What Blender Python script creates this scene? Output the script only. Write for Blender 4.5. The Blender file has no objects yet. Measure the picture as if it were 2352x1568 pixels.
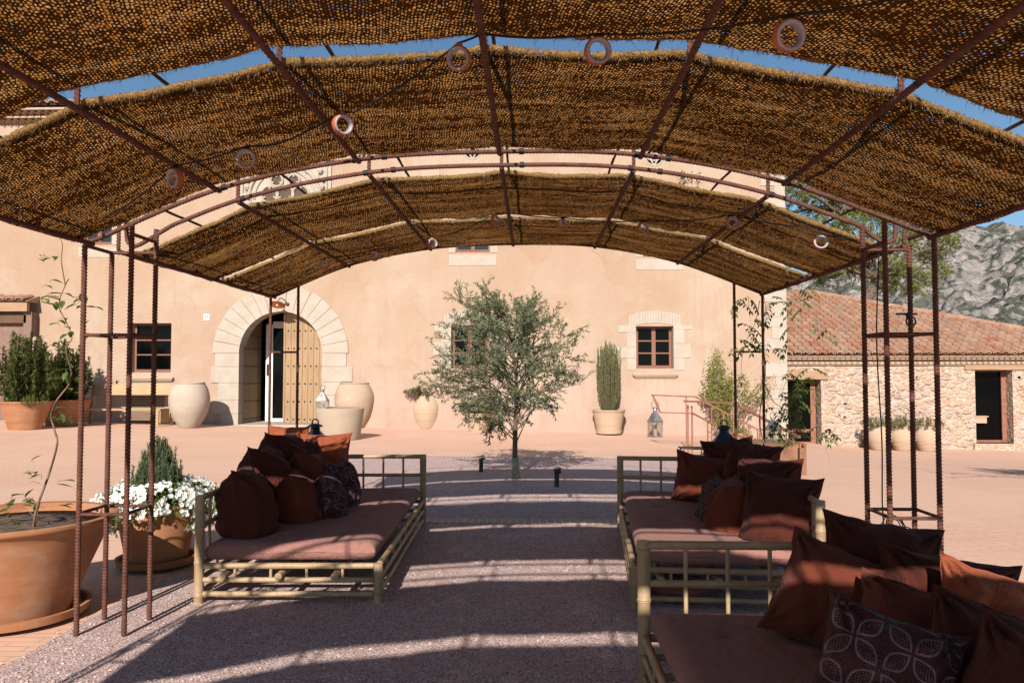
import bpy, math, random
from mathutils import Vector, Matrix, noise as mnoise
random.seed(7)
R = math.radians
PI = math.pi
sc = bpy.context.scene
col = sc.collection

# ------------------------------------------------------------------ camera
FPX, CX0, CY0 = 1780.0, 1176.0, 784.0
CAM = Vector((0, 0, 1.5))
yaw = math.atan(46 / FPX); pitch = math.atan(71 / FPX)
camd = bpy.data.cameras.new('camera'); cam = bpy.data.objects.new('camera', camd); col.objects.link(cam)
camd.sensor_width = 36; camd.lens = FPX / 2352 * 36; camd.clip_end = 6000; camd.clip_start = 0.05
cam.location = CAM; cam.rotation_euler = (R(90) + pitch, 0, yaw)
sc.camera = cam
CR = cam.rotation_euler.to_matrix()

def ray(px, py):
    return CR @ Vector((px - CX0, CY0 - py, -FPX))
def P(px, py, Y):
    """world point seen at (px,py) of the 2352-wide photo on the plane y=Y"""
    d = ray(px, py); return CAM + d * (Y / d.y)
def sm(a, b, t):
    t = max(0.0, min(1.0, (t - a) / (b - a))); return t * t * (3 - 2 * t)
def gz(x, y):
    """height of the courtyard: it falls gently towards the far right"""
    return sm(9, 20, y) * (-0.13 - 0.02 * max(-16, min(16, x)) - 0.27 * sm(5, 9, x))
def G(px, py):
    d = ray(px, py); t = -1.5 / d.z
    for _ in range(30):
        p = CAM + d * t; t += (gz(p.x, p.y) - p.z) / d.z * 0.7
    return CAM + d * t

# ------------------------------------------------------------------ object helpers
def tag(o, label=None, cat=None, group=None, kind=None):
    if label: o['label'] = label
    if cat: o['category'] = cat
    if group: o['group'] = group
    if kind: o['kind'] = kind
    return o
def thing(name, loc, label, cat, group=None):
    o = bpy.data.objects.new(name, None); col.objects.link(o); o.location = loc; o.empty_display_size = .1
    return tag(o, label, cat, group)
def woff(o):
    v = Vector((0, 0, 0))
    while o is not None:
        v += Vector(o.location); o = o.parent
    return v

class MB:
    def __init__(s): s.v = []; s.f = []; s.uv = None
    def vert(s, p): s.v.append(Vector(p)); return len(s.v) - 1
    def add(s, vs, fs):
        b = len(s.v); s.v += [Vector(p) for p in vs]; s.f += [[i + b for i in f] for f in fs]; return s
    def box(s, a, b):
        x0, y0, z0 = a; x1, y1, z1 = b
        return s.add([(x0,y0,z0),(x1,y0,z0),(x1,y1,z0),(x0,y1,z0),(x0,y0,z1),(x1,y0,z1),(x1,y1,z1),(x0,y1,z1)],
                     [(0,3,2,1),(4,5,6,7),(0,1,5,4),(1,2,6,5),(2,3,7,6),(3,0,4,7)])
    def obox(s, c, size, M):
        hx, hy, hz = size[0]/2, size[1]/2, size[2]/2
        vs = [Vector(c) + M @ Vector((x*hx, y*hy, z*hz)) for z in (-1,1) for y in (-1,1) for x in (-1,1)]
        return s.add(vs, [(0,2,3,1),(4,5,7,6),(0,1,5,4),(1,3,7,5),(3,2,6,7),(2,0,4,6)])
    def beam(s, a, b, w, h=None, up=(0,0,1)):
        a, b = Vector(a), Vector(b); h = h or w; d = (b-a); L = d.length; d.normalize(); up = Vector(up)
        if abs(d.dot(up)) > .98: up = Vector((0,1,0))
        x = d.cross(up).normalized(); z = x.cross(d)
        M = Matrix((x, d, z)).transposed()
        return s.obox((a+b)/2, (w, L, h), M)
    def tube(s, pts, r, n=8, cap=True, fr=None, closed=False):
        """r number or list; fr(s_len, theta, r)->radius"""
        pts = [Vector(p) for p in pts]; m = len(pts)
        rr = r if isinstance(r, (list, tuple)) else [r]*m
        b = len(s.v); L = 0; up = None
        for i, p in enumerate(pts):
            if closed: t = pts[(i+1) % m] - pts[i-1]
            else: t = pts[min(i+1, m-1)] - pts[max(i-1, 0)]
            t.normalize()
            if up is None:
                up = Vector((0,0,1)) if abs(t.z) < .9 else Vector((0,1,0))
                up = (up - t*up.dot(t)).normalized()
            else:
                up = (up - t*up.dot(t)).normalized()
            sd = t.cross(up)
            if i: L += (p - pts[i-1]).length
            for k in range(n):
                a = 2*PI*k/n
                q = rr[i] if fr is None else fr(L, a, rr[i])
                s.v.append(p + (up*math.cos(a) + sd*math.sin(a))*q)
        M = m if closed else m-1
        for i in range(M):
            j = (i+1) % m
            for k in range(n):
                k2 = (k+1) % n
                s.f.append([b+i*n+k, b+i*n+k2, b+j*n+k2, b+j*n+k])
        if cap and not closed:
            s.f.append([b+k for k in range(n)][::-1]); s.f.append([b+(m-1)*n+k for k in range(n)])
        return s
    def lathe(s, prof, c=(0,0,0), n=48, wob=0.0, seed=0.0, close=False):
        c = Vector(c); b = len(s.v); m = len(prof)
        for i, (r, z) in enumerate(prof):
            for k in range(n):
                a = 2*PI*k/n
                q = r
                if wob: q = r*(1 + wob*mnoise.noise(Vector((math.cos(a)*1.5+seed, math.sin(a)*1.5, z*3))))
                s.v.append(c + Vector((q*math.cos(a), q*math.sin(a), z)))
        for i in range(m-1):
            for k in range(n):
                k2 = (k+1) % n
                s.f.append([b+i*n+k, b+i*n+k2, b+(i+1)*n+k2, b+(i+1)*n+k])
        if prof[0][0] > 1e-4: s.f.append([b+k for k in range(n)][::-1])
        if prof[-1][0] > 1e-4: s.f.append([b+(m-1)*n+k for k in range(n)])
        return s
    def poly(s, pts):
        b = len(s.v); s.v += [Vector(p) for p in pts]; s.f.append(list(range(b, b+len(pts)))); return s
    def prism(s, pts, d):
        """extrude polygon pts by vector d"""
        d = Vector(d); n = len(pts); b = len(s.v)
        s.v += [Vector(p) for p in pts] + [Vector(p)+d for p in pts]
        s.f.append(list(range(b, b+n))); s.f.append(list(range(b+2*n-1, b+n-1, -1)))
        for i in range(n):
            j = (i+1) % n; s.f.append([b+i, b+n+i, b+n+j, b+j])
        return s
    def leaf(s, p, d, up, L, W, fold=.25):
        d = d.normalized(); sd = d.cross(up)
        if sd.length < 1e-3: sd = d.cross(Vector((1, .3, .2)))
        sd.normalize(); nn = sd.cross(d)
        m = p + d*L*.45
        b = len(s.v)
        s.v += [p, m + sd*W*.5 + nn*W*fold, p + d*L, m - sd*W*.5 + nn*W*fold]
        s.f += [[b, b+1, b+2], [b, b+2, b+3]]
    def bigleaf(s, p, d, up, L, W, fold=.2, droop=.15):
        d = d.normalized(); sd = d.cross(up)
        if sd.length < 1e-3: sd = d.cross(Vector((1, .3, .2)))
        sd.normalize(); nn = sd.cross(d)
        b = len(s.v)
        def q(t, w, ff): return p + d*L*t + sd*W*w + nn*(abs(w)*W*fold*2 - droop*L*t*t)
        s.v += [q(0,0,0), q(.3,.42,1), q(.62,.38,1), q(1,0,0), q(.62,-.38,1), q(.3,-.42,1), q(.3,0,0), q(.62,0,0)]
        s.f += [[b,b+1,b+6],[b+1,b+2,b+7,b+6],[b+2,b+3,b+7],[b,b+6,b+5],[b+6,b+7,b+4,b+5],[b+7,b+3,b+4]]
    def build(s, name, mat, parent=None, smooth=False, loc=None, angle=None):
        off = woff(parent) if parent is not None else (Vector(loc) if loc is not None else Vector((0,0,0)))
        me = bpy.data.meshes.new(name)
        me.from_pydata([tuple(v - off) for v in s.v], [], s.f)
        if s.uv:
            ul = me.uv_layers.new(name='uv')
            for lp in me.loops: ul.data[lp.index].uv = s.uv[lp.vertex_index]
        me.validate(); me.update()
        if smooth:
            me.shade_smooth()
            if angle: me.set_sharp_from_angle(angle=R(angle))
        if isinstance(mat, (list, tuple)):
            for m_ in mat: me.materials.append(m_)
        else: me.materials.append(mat)
        o = bpy.data.objects.new(name, me); col.objects.link(o)
        if parent is not None: o.parent = parent
        elif loc is not None: o.location = loc
        return o

def curve(pts, n=12):
    """Catmull-Rom through points"""
    pts = [Vector(p) for p in pts]; out = []
    for i in range(len(pts)-1):
        p0 = pts[max(i-1,0)]; p1 = pts[i]; p2 = pts[i+1]; p3 = pts[min(i+2, len(pts)-1)]
        for k in range(n):
            t = k/n
            out.append(.5*((2*p1) + (p2-p0)*t + (2*p0-5*p1+4*p2-p3)*t*t + (3*p1-p0-3*p2+p3)*t*t*t))
    out.append(pts[-1]); return out
def resample(pts, step):
    pts = [Vector(p) for p in pts]; out = [pts[0]]; 
    for a, b in zip(pts, pts[1:]):
        L = (b-a).length; k = max(1, int(round(L/step)))
        for i in range(1, k+1): out.append(a.lerp(b, i/k))
    return out
def rv(): 
    while True:
        v = Vector((random.uniform(-1,1), random.uniform(-1,1), random.uniform(-1,1)))
        if .05 < v.length <= 1: return v.normalized()

# ------------------------------------------------------------------ materials
class NT:
    def __init__(s, name):
        s.m = bpy.data.materials.new(name); s.m.use_nodes = True; s.t = s.m.node_tree; s.t.nodes.clear()
        s.out = s.n('ShaderNodeOutputMaterial')
    def n(s, typ, **kw):
        nd = s.t.nodes.new(typ)
        for k, v in kw.items():
            if k.startswith('i_'):
                key = k[2:].replace('_', ' ')
                nd.inputs[key].default_value = v
            else: setattr(nd, k, v)
        return nd
    def l(s, a, b): s.t.links.new(a, b)
    def set(s, sock, v):
        if isinstance(v, bpy.types.NodeSocket): s.l(v, sock)
        else: sock.default_value = v
    def math(s, op, a, b=0.0, c=None):
        nd = s.n('ShaderNodeMath', operation=op); s.set(nd.inputs[0], a); s.set(nd.inputs[1], b)
        if c is not None: s.set(nd.inputs[2], c)
        return nd.outputs[0]
    def mix(s, f, a, b, typ='RGBA', blend='MIX'):
        nd = s.n('ShaderNodeMix', data_type=typ)
        if typ == 'RGBA': nd.blend_type = blend; i = (6, 7); o = 2
        else: i = (2, 3); o = 0
        s.set(nd.inputs[0], f); s.set(nd.inputs[i[0]], a); s.set(nd.inputs[i[1]], b); return nd.outputs[o]
    def coord(s, kind='Object', scale=(1,1,1)):
        tc = s.n('ShaderNodeTexCoord'); mp = s.n('ShaderNodeMapping'); mp.inputs['Scale'].default_value = scale
        s.l(tc.outputs[kind], mp.inputs[0]); return mp.outputs[0]
    def noise(s, vec, scale, det=3.0, rough=.55, dist=0.0):
        nd = s.n('ShaderNodeTexNoise'); s.l(vec, nd.inputs['Vector'])
        nd.inputs['Scale'].default_value = scale; nd.inputs['Detail'].default_value = det
        nd.inputs['Roughness'].default_value = rough; nd.inputs['Distortion'].default_value = dist
        return nd.outputs[0]
    def ramp(s, f, stops, interp='LINEAR'):
        nd = s.n('ShaderNodeValToRGB'); s.l(f, nd.inputs[0]); nd.color_ramp.interpolation = interp
        e = nd.color_ramp.elements
        while len(e) < len(stops): e.new(.5)
        for i, (p, c) in enumerate(stops):
            e[i].position = p; e[i].color = c if len(c) == 4 else (*c, 1)
        return nd.outputs[0]
    def fr(s, f, a, b, lo=0.0, hi=1.0):
        nd = s.n('ShaderNodeMapRange'); s.l(f, nd.inputs[0])
        for i, v in zip((1,2,3,4), (a,b,lo,hi)): nd.inputs[i].default_value = v
        return nd.outputs[0]
    def bump(s, h, strength, dist=.01, nrm=None):
        nd = s.n('ShaderNodeBump'); s.l(h, nd.inputs['Height']); nd.inputs['Strength'].default_value = strength
        nd.inputs['Distance'].default_value = dist
        if nrm is not None: s.l(nrm, nd.inputs['Normal'])
        return nd.outputs[0]
    def bsdf(s, colr, rough=.8, nrm=None, metal=0.0, spec=.3, **kw):
        nd = s.n('ShaderNodeBsdfPrincipled'); s.set(nd.inputs['Base Color'], colr if isinstance(colr, bpy.types.NodeSocket) else (*colr, 1))
        s.set(nd.inputs['Roughness'], rough); nd.inputs['Metallic'].default_value = metal
        nd.inputs['Specular IOR Level'].default_value = spec
        for k, v in kw.items(): nd.inputs[k].default_value = v
        if nrm is not None: s.l(nrm, nd.inputs['Normal'])
        return nd.outputs[0]
    def done(s, sh): s.l(sh, s.out.inputs[0]); return s.m

def c4(c): return (*c, 1)
def simple(name, c, rough=.7, metal=0.0, var=.12, scale=6, bump=.0, bscale=60, spec=.3):
    t = NT(name); v = t.coord()
    n1 = t.noise(v, scale, 4)
    dark = tuple(x*(1-var*1.6) for x in c); lite = tuple(min(1, x*(1+var)) for x in c)
    cc = t.mix(t.fr(n1, .3, .7), c4(dark), c4(lite))
    nr = t.bump(t.noise(v, bscale, 3), bump, .004) if bump else None
    return t.done(t.bsdf(cc, rough, nr, metal, spec))

def m_plaster():
    t = NT('plaster'); v = t.coord()
    big = t.noise(v, .35, 5, .6, .4); mid = t.noise(v, 1.6, 6, .65, .6); fine = t.noise(v, 40, 3)
    base = t.mix(t.fr(big, .38, .62), c4((.365,.248,.170)), c4((.408,.318,.238)))
    base = t.mix(t.fr(mid, .46, .70, 0, .6), base, c4((.375,.238,.168)))
    base = t.mix(t.fr(t.noise(v, 3.3, 7, .7, .3), .55, .8, 0, .45), base, c4((.44,.335,.275)))
    # paler lime bloom low on the wall
    sx = t.n('ShaderNodeSeparateXYZ'); t.l(v, sx.inputs[0])
    base = t.mix(t.fr(t.math('ADD', sx.outputs[2], t.fr(t.noise(v, 2.6, 6, .7), .3, .7, -.5, .5)), -.1, .55, .55, 0), base, c4((.27,.18,.14)))
    low = t.math('ADD', sx.outputs[2], t.fr(mid, .2, .8, -1.6, 1.6))
    base = t.mix(t.fr(low, .2, 2.6, .55, 0), base, c4((.455,.325,.275)))
    # thin rain streaks
    vs = t.coord(scale=(9, 9, .5))
    base = t.mix(t.fr(t.noise(vs, 1, 4, .6), .52, .72, 0, .38), base, c4((.34,.22,.16)))
    vn_ = t.n('ShaderNodeTexNoise'); t.l(v, vn_.inputs['Vector']); vn_.inputs['Scale'].default_value = 1.3; vn_.inputs['Detail'].default_value = 6
    va = t.n('ShaderNodeVectorMath', operation='MULTIPLY_ADD'); t.l(vn_.outputs['Color'], va.inputs[0]); va.inputs[1].default_value = (1.3,1.3,1.3); t.l(v, va.inputs[2])
    vo = t.n('ShaderNodeTexVoronoi', feature='DISTANCE_TO_EDGE'); t.l(va.outputs[0], vo.inputs['Vector']); vo.inputs['Scale'].default_value = .42
    vc = t.n('ShaderNodeTexVoronoi', feature='F1'); t.l(va.outputs[0], vc.inputs['Vector']); vc.inputs['Scale'].default_value = .42; sc2 = t.n('ShaderNodeSeparateColor'); t.l(vc.outputs['Color'], sc2.inputs[0])
    base = t.mix(t.fr(sc2.outputs[0], .55, 1, 0, .22), base, c4((.41,.33,.27))); base = t.mix(t.fr(sc2.outputs[1], .6, 1, 0, .2), base, c4((.33,.205,.14)))
    crack = t.math('MULTIPLY', t.fr(vo.outputs['Distance'], .002, .010, 1, 0), t.fr(t.noise(v, .8, 3), .5, .62, 0, .28)); base = t.mix(crack, base, c4((.22,.14,.10)))
    h = t.math('ADD', t.math('MULTIPLY', mid, 1.2), t.math('MULTIPLY', fine, .25))
    return t.done(t.bsdf(base, .93, t.bump(h, .6, .04), spec=.1))

def m_limestone(name='limestone', a=(.425,.375,.320), b=(.38,.315,.25)):
    t = NT(name); v = t.coord()
    n1 = t.noise(v, 2.2, 6, .65, .5); n2 = t.noise(v, 9, 5, .7)
    c = t.mix(t.fr(n1, .35, .65), c4(a), c4(b)); c = t.mix(t.fr(n2, .6, .8, 0, .6), c, c4((.29,.235,.185)))
    vs = t.coord(scale=(1.2, 1.2, 7))
    c = t.mix(t.fr(t.noise(vs, 1.3, 4, .6, 1), .6, .7, 0, .35), c, c4((.31,.25,.195)))
    h = t.math('ADD', n2, t.math('MULTIPLY', t.noise(v, 50, 3), .3))
    return t.done(t.bsdf(c, .9, t.bump(h, .5, .02), spec=.15))

def m_rubble():
    t = NT('rubble_stone'); 
    v0 = t.coord(scale=(1, 1, 1.45))
    nz = t.n('ShaderNodeTexNoise'); t.l(v0, nz.inputs['Vector']); nz.inputs['Scale'].default_value = 3.0; nz.inputs['Detail'].default_value = 3
    vm = t.n('ShaderNodeVectorMath', operation='MULTIPLY_ADD'); t.l(nz.outputs['Color'], vm.inputs[0]); vm.inputs[1].default_value = (.22,.22,.22); t.l(v0, vm.inputs[2])
    v = vm.outputs[0]
    vo = t.n('ShaderNodeTexVoronoi', feature='F1'); t.l(v, vo.inputs['Vector']); vo.inputs['Scale'].default_value = 5.6
    ve = t.n('ShaderNodeTexVoronoi', feature='DISTANCE_TO_EDGE'); t.l(v, ve.inputs['Vector']); ve.inputs['Scale'].default_value = 5.6
    sp = t.n('ShaderNodeSeparateColor'); t.l(vo.outputs['Color'], sp.inputs[0])
    cell = t.ramp(sp.outputs[0], [(0,(.41,.29,.22)),(.3,(.46,.365,.295)),(.5,(.45,.275,.18)),(.68,(.38,.30,.26)),(.85,(.46,.30,.195)),(1,(.48,.40,.33))])
    cell = t.mix(t.fr(t.noise(v0, 14, 5, .7), .4, .75, 0, .5), cell, c4((.33,.24,.185)))
    edge = t.fr(t.math('ADD', ve.outputs[0], t.math('MULTIPLY', t.noise(v0, 20, 3), .06)), .055, .1)
    cc = t.mix(edge, c4((.52,.43,.355)), cell)
    h = t.math('ADD', t.fr(ve.outputs[0], .0, .22), t.math('MULTIPLY', t.noise(v0, 16, 5, .7), .7))
    return t.done(t.bsdf(cc, .92, t.bump(h, .65, .04), spec=.12))

def m_gravel():
    t = NT('gravel'); v = t.coord()
    nz = t.noise(v, 30, 3)
    vo = t.n('ShaderNodeTexVoronoi', feature='F1'); t.l(v, vo.inputs['Vector']); vo.inputs['Scale'].default_value = 105; vo.inputs['Randomness'].default_value = 1
    sp = t.n('ShaderNodeSeparateColor'); t.l(vo.outputs['Color'], sp.inputs[0])
    c = t.ramp(sp.outputs[0], [(0,(.17,.10,.095)),(.2,(.48,.335,.305)),(.45,(.64,.49,.45)),(.62,(.40,.245,.22)),(.8,(.78,.63,.59)),(1,(.33,.27,.275))])
    c = t.mix(t.fr(vo.outputs['Distance'], .55, .95, 0, .55), c, c4((.24,.16,.15)))
    c = t.mix(t.fr(t.noise(v, 7, 5, .7), .42, .68, 0, .45), c, c4((.30,.205,.19)))
    h = t.math('SUBTRACT', 1.0, vo.outputs['Distance'])
    h2 = t.math('ADD', h, t.math('MULTIPLY', t.noise(v, 9, 4), 1.2))
    return t.done(t.bsdf(c, .85, t.bump(h2, .5, .010), spec=.15))

def m_paving():
    t = NT('clay_paving'); v = t.coord()
    br = t.n('ShaderNodeTexBrick'); t.l(v, br.inputs['Vector'])
    for k, val in {'Scale':1.0,'Mortar Size':.006,'Mortar Smooth':.4,'Bias':0.0,'Brick Width':.29,'Row Height':.072}.items(): br.inputs[k].default_value = val
    br.inputs['Color1'].default_value = c4((.66,.40,.285)); br.inputs['Color2'].default_value = c4((.60,.37,.27)); br.inputs['Mortar'].default_value = c4((.45,.29,.21))
    c = t.mix(t.fr(t.noise(v, .5, 6, .65, .5), .35, .7, 0, .55), br.outputs['Color'], c4((.70,.475,.365)))
    c = t.mix(t.fr(t.noise(v, 6, 5, .7), .5, .8, 0, .4), c, c4((.54,.33,.24)))
    h = t.math('ADD', t.math('MULTIPLY', br.outputs['Fac'], -1.0), t.math('MULTIPLY', t.noise(v, 25, 4), .5))
    return t.done(t.bsdf(c, .85, t.bump(h, .5, .006), spec=.2))

def m_edging():
    t = NT('brick_edging'); v = t.coord()
    br = t.n('ShaderNodeTexBrick', offset=0.0); t.l(v, br.inputs['Vector'])
    for k, val in {'Scale':1.0,'Mortar Size':.008,'Mortar Smooth':.3,'Brick Width':.075,'Row Height':.3}.items(): br.inputs[k].default_value = val
    br.inputs['Color1'].default_value = c4((.62,.38,.27)); br.inputs['Color2'].default_value = c4((.50,.33,.26)); br.inputs['Mortar'].default_value = c4((.7,.6,.52))
    c = t.mix(t.fr(t.noise(v, 5, 5), .4, .8, 0, .5), br.outputs['Color'], c4((.6,.46,.38)))
    return t.done(t.bsdf(c, .88, t.bump(t.math('MULTIPLY', br.outputs['Fac'], -1.0), .6, .006), spec=.2))

def m_mat():
    t = NT('esparto_weave')
    uv = t.n('ShaderNodeUVMap', uv_map='uv').outputs[0]
    nz = t.n('ShaderNodeTexNoise'); t.l(uv, nz.inputs['Vector']); nz.inputs['Scale'].default_value = 5; nz.inputs['Detail'].default_value = 4
    vm = t.n('ShaderNodeVectorMath', operation='MULTIPLY_ADD'); t.l(nz.outputs['Color'], vm.inputs[0]); vm.inputs[1].default_value = (.05,.07,0); t.l(uv, vm.inputs[2])
    nz2 = t.n('ShaderNodeTexNoise'); t.l(uv, nz2.inputs['Vector']); nz2.inputs['Scale'].default_value = 48; nz2.inputs['Detail'].default_value = 2
    vm2 = t.n('ShaderNodeVectorMath', operation='MULTIPLY_ADD'); t.l(nz2.outputs['Color'], vm2.inputs[0]); vm2.inputs[1].default_value = (.012,.020,0); t.l(vm.outputs[0], vm2.inputs[2])
    sx = t.n('ShaderNodeSeparateXYZ'); t.l(vm2.outputs[0], sx.inputs[0])
    u = t.math('DIVIDE', t.math('ADD', sx.outputs[0], t.math('MULTIPLY', sx.outputs[1], .22)), .0135); w0 = t.math('DIVIDE', sx.outputs[1], .0215)
    uf = t.math('FLOOR', u)
    par = t.math('MULTIPLY', t.math('MODULO', t.math('ABSOLUTE', uf), 2.0), .5)
    # every column is shifted by a random amount too
    wn = t.n('ShaderNodeTexWhiteNoise', noise_dimensions='1D'); t.l(uf, wn.inputs['W'])
    w = t.math('ADD', t.math('ADD', w0, par), t.math('MULTIPLY', wn.outputs[0], .35))
    su = t.math('ABSOLUTE', t.math('SINE', t.math('MULTIPLY', u, PI)))
    sv = t.math('ABSOLUTE', t.math('SINE', t.math('MULTIPLY', w, PI)))
    cell = t.math('MULTIPLY', su, sv)
    cw = t.n('ShaderNodeCombineXYZ'); t.l(uf, cw.inputs[0]); t.l(t.math('FLOOR', w), cw.inputs[1])
    wr = t.n('ShaderNodeTexWhiteNoise', noise_dimensions='2D'); t.l(cw.outputs[0], wr.inputs['Vector'])
    rnd = wr.outputs[0]
    # streaks running along the width where the fibre is packed tighter
    st = t.n('ShaderNodeMapping'); st.inputs['Scale'].default_value = (1.2, 9, 1); t.l(uv, st.inputs[0])
    pack = t.noise(st.outputs[0], 1.0, 5, .65, .3)
    patch = t.noise(uv, 2.2, 5, .6)
    d = t.math('ADD', t.fr(pack, .35, .65, -.26, .32), t.math('ADD', t.fr(rnd, 0, 1, -.36, .36), t.fr(patch, .3, .7, -.16, .16)))
    thr = t.math('ADD', .53, d)
    spot = t.math('MULTIPLY', t.math('SUBTRACT', cell, thr), 2.6); 
    spot = t.math('MULTIPLY', t.fr(spot, 0, 1), t.fr(t.noise(uv, 95, 2), .38, .6, .25, 1))
    fib = t.noise(uv, 260, 2)
    up_c = t.mix(t.fr(fib, .3, .7), c4((.085,.034,.009)), c4((.17,.078,.023)))  # weave colour darkened to carry the shade in its crevices
    dif = t.n('ShaderNodeBsdfDiffuse'); t.l(up_c, dif.inputs[0])
    h = t.math('ADD', t.math('SUBTRACT', 1.0, cell), t.math('MULTIPLY', fib, .4))
    bp = t.bump(h, 1.0, .008); t.l(bp, dif.inputs['Normal'])
    tr = t.n('ShaderNodeBsdfTranslucent')
    tcol = t.mix(spot, c4((.020,.0055,.0008)), t.mix(t.fr(rnd, 0, 1), c4((.58,.20,.028)), c4((1.0,.60,.27))))
    t.l(tcol, tr.inputs[0])
    a = t.n('ShaderNodeMixShader'); a.inputs[0].default_value = .68
    t.l(dif.outputs[0], a.inputs[1]); t.l(tr.outputs[0], a.inputs[2])
    # a few open meshes let the sky through
    hole = t.math('MULTIPLY', t.fr(cell, .80, .9), t.math('GREATER_THAN', t.math('ADD', t.fr(patch, .3, .75, 0, .5), t.math('MULTIPLY', rnd, .6)), .86))
    tp = t.n('ShaderNodeBsdfTransparent'); b = t.n('ShaderNodeMixShader'); t.l(hole, b.inputs[0]); t.l(a.outputs[0], b.inputs[1]); t.l(tp.outputs[0], b.inputs[2])
    return t.done(b.outputs[0])

def m_fibre():
    t = NT('esparto_fibre'); v = t.coord()
    c = t.mix(t.fr(t.noise(v, 130, 3, .7), .35, .65), c4((.17,.085,.028)), c4((.50,.32,.135)))
    d = t.n('ShaderNodeBsdfDiffuse'); t.l(t.bump(t.noise(v, 150, 3, .7), 1.0, .01), d.inputs['Normal']); t.l(c, d.inputs[0]); tr = t.n('ShaderNodeBsdfTranslucent'); t.l(c, tr.inputs[0])
    a = t.n('ShaderNodeMixShader'); a.inputs[0].default_value = .3; t.l(d.outputs[0], a.inputs[1]); t.l(tr.outputs[0], a.inputs[2])
    return t.done(a.outputs[0])

def m_rust(name='rusty_rebar'):
    t = NT(name); v = t.coord()
    n1 = t.noise(v, 14, 5, .7); n2 = t.noise(v, 120, 3)
    c = t.mix(t.fr(n1, .3, .7), c4((.062,.021,.014)), c4((.150,.058,.038)))
    c = t.mix(t.fr(n2, .55, .75, 0, .6), c, c4((.06,.022,.015)))
    return t.done(t.bsdf(c, .75, t.bump(n2, .4, .002), .0, .3))

def m_leaf(name, a, b, tr=.35, scale=25, rough=.5):
    t = NT(name); v = t.coord()
    n1 = t.noise(v, scale, 2); n2 = t.noise(v, scale*.12+1.2, 3)
    f = t.math('ADD', t.fr(n1, .3, .7, 0, .6), t.fr(n2, .3, .7, 0, .4))
    c = t.mix(f, c4(a), c4(b))
    p = t.bsdf(c, rough, spec=.35)
    ts = t.n('ShaderNodeBsdfTranslucent'); t.l(t.mix(.5, c, c4((b[0]*1.4, b[1]*1.4, b[2]*.6))), ts.inputs[0])
    a_ = t.n('ShaderNodeMixShader'); a_.inputs[0].default_value = tr; t.l(p, a_.inputs[1]); t.l(ts.outputs[0], a_.inputs[2])
    return t.done(a_.outputs[0])

def m_terracotta(name, a, b, band=6.0, bloom=(.46,.32,.24), wh=.55):
    t = NT(name); v = t.coord(); vb = t.coord(scale=(.4, .4, band))
    n1 = t.noise(vb, 1.2, 5, .65, .6); n2 = t.noise(v, 5, 6, .7, .4)
    c = t.mix(t.fr(n1, .3, .7), c4(a), c4(b)); c = t.mix(t.fr(n2, .5, .78, 0, wh), c, c4(bloom))
    h = t.math('ADD', t.noise(t.coord(scale=(1,1,30)), 1.5, 3), t.math('MULTIPLY', t.noise(v, 60, 3), .4))
    return t.done(t.bsdf(c, .85, t.bump(h, .25, .006), spec=.2))

def m_fabric(name, c, weave=420, lite=1.25):
    t = NT(name); v = t.coord()
    n = t.noise(v, weave, 2); n2 = t.noise(v, 7, 5, .6, .8)
    cc = t.mix(t.fr(n, .3, .7), c4(tuple(x*.8 for x in c)), c4(tuple(x*lite for x in c)))
    cc = t.mix(t.fr(n2, .4, .8, 0, .3), cc, c4(tuple(x*1.3 for x in c)))
    w = t.noise(v, 11, 4, .6, 1.2)
    nr = t.bump(t.math('ADD', t.math('MULTIPLY', w, 1.0), t.math('MULTIPLY', n, .05)), .7, .035)
    return t.done(t.bsdf(cc, .95, nr, spec=.1, **{'Sheen Weight': .05, 'Sheen Roughness': .5}))

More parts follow.
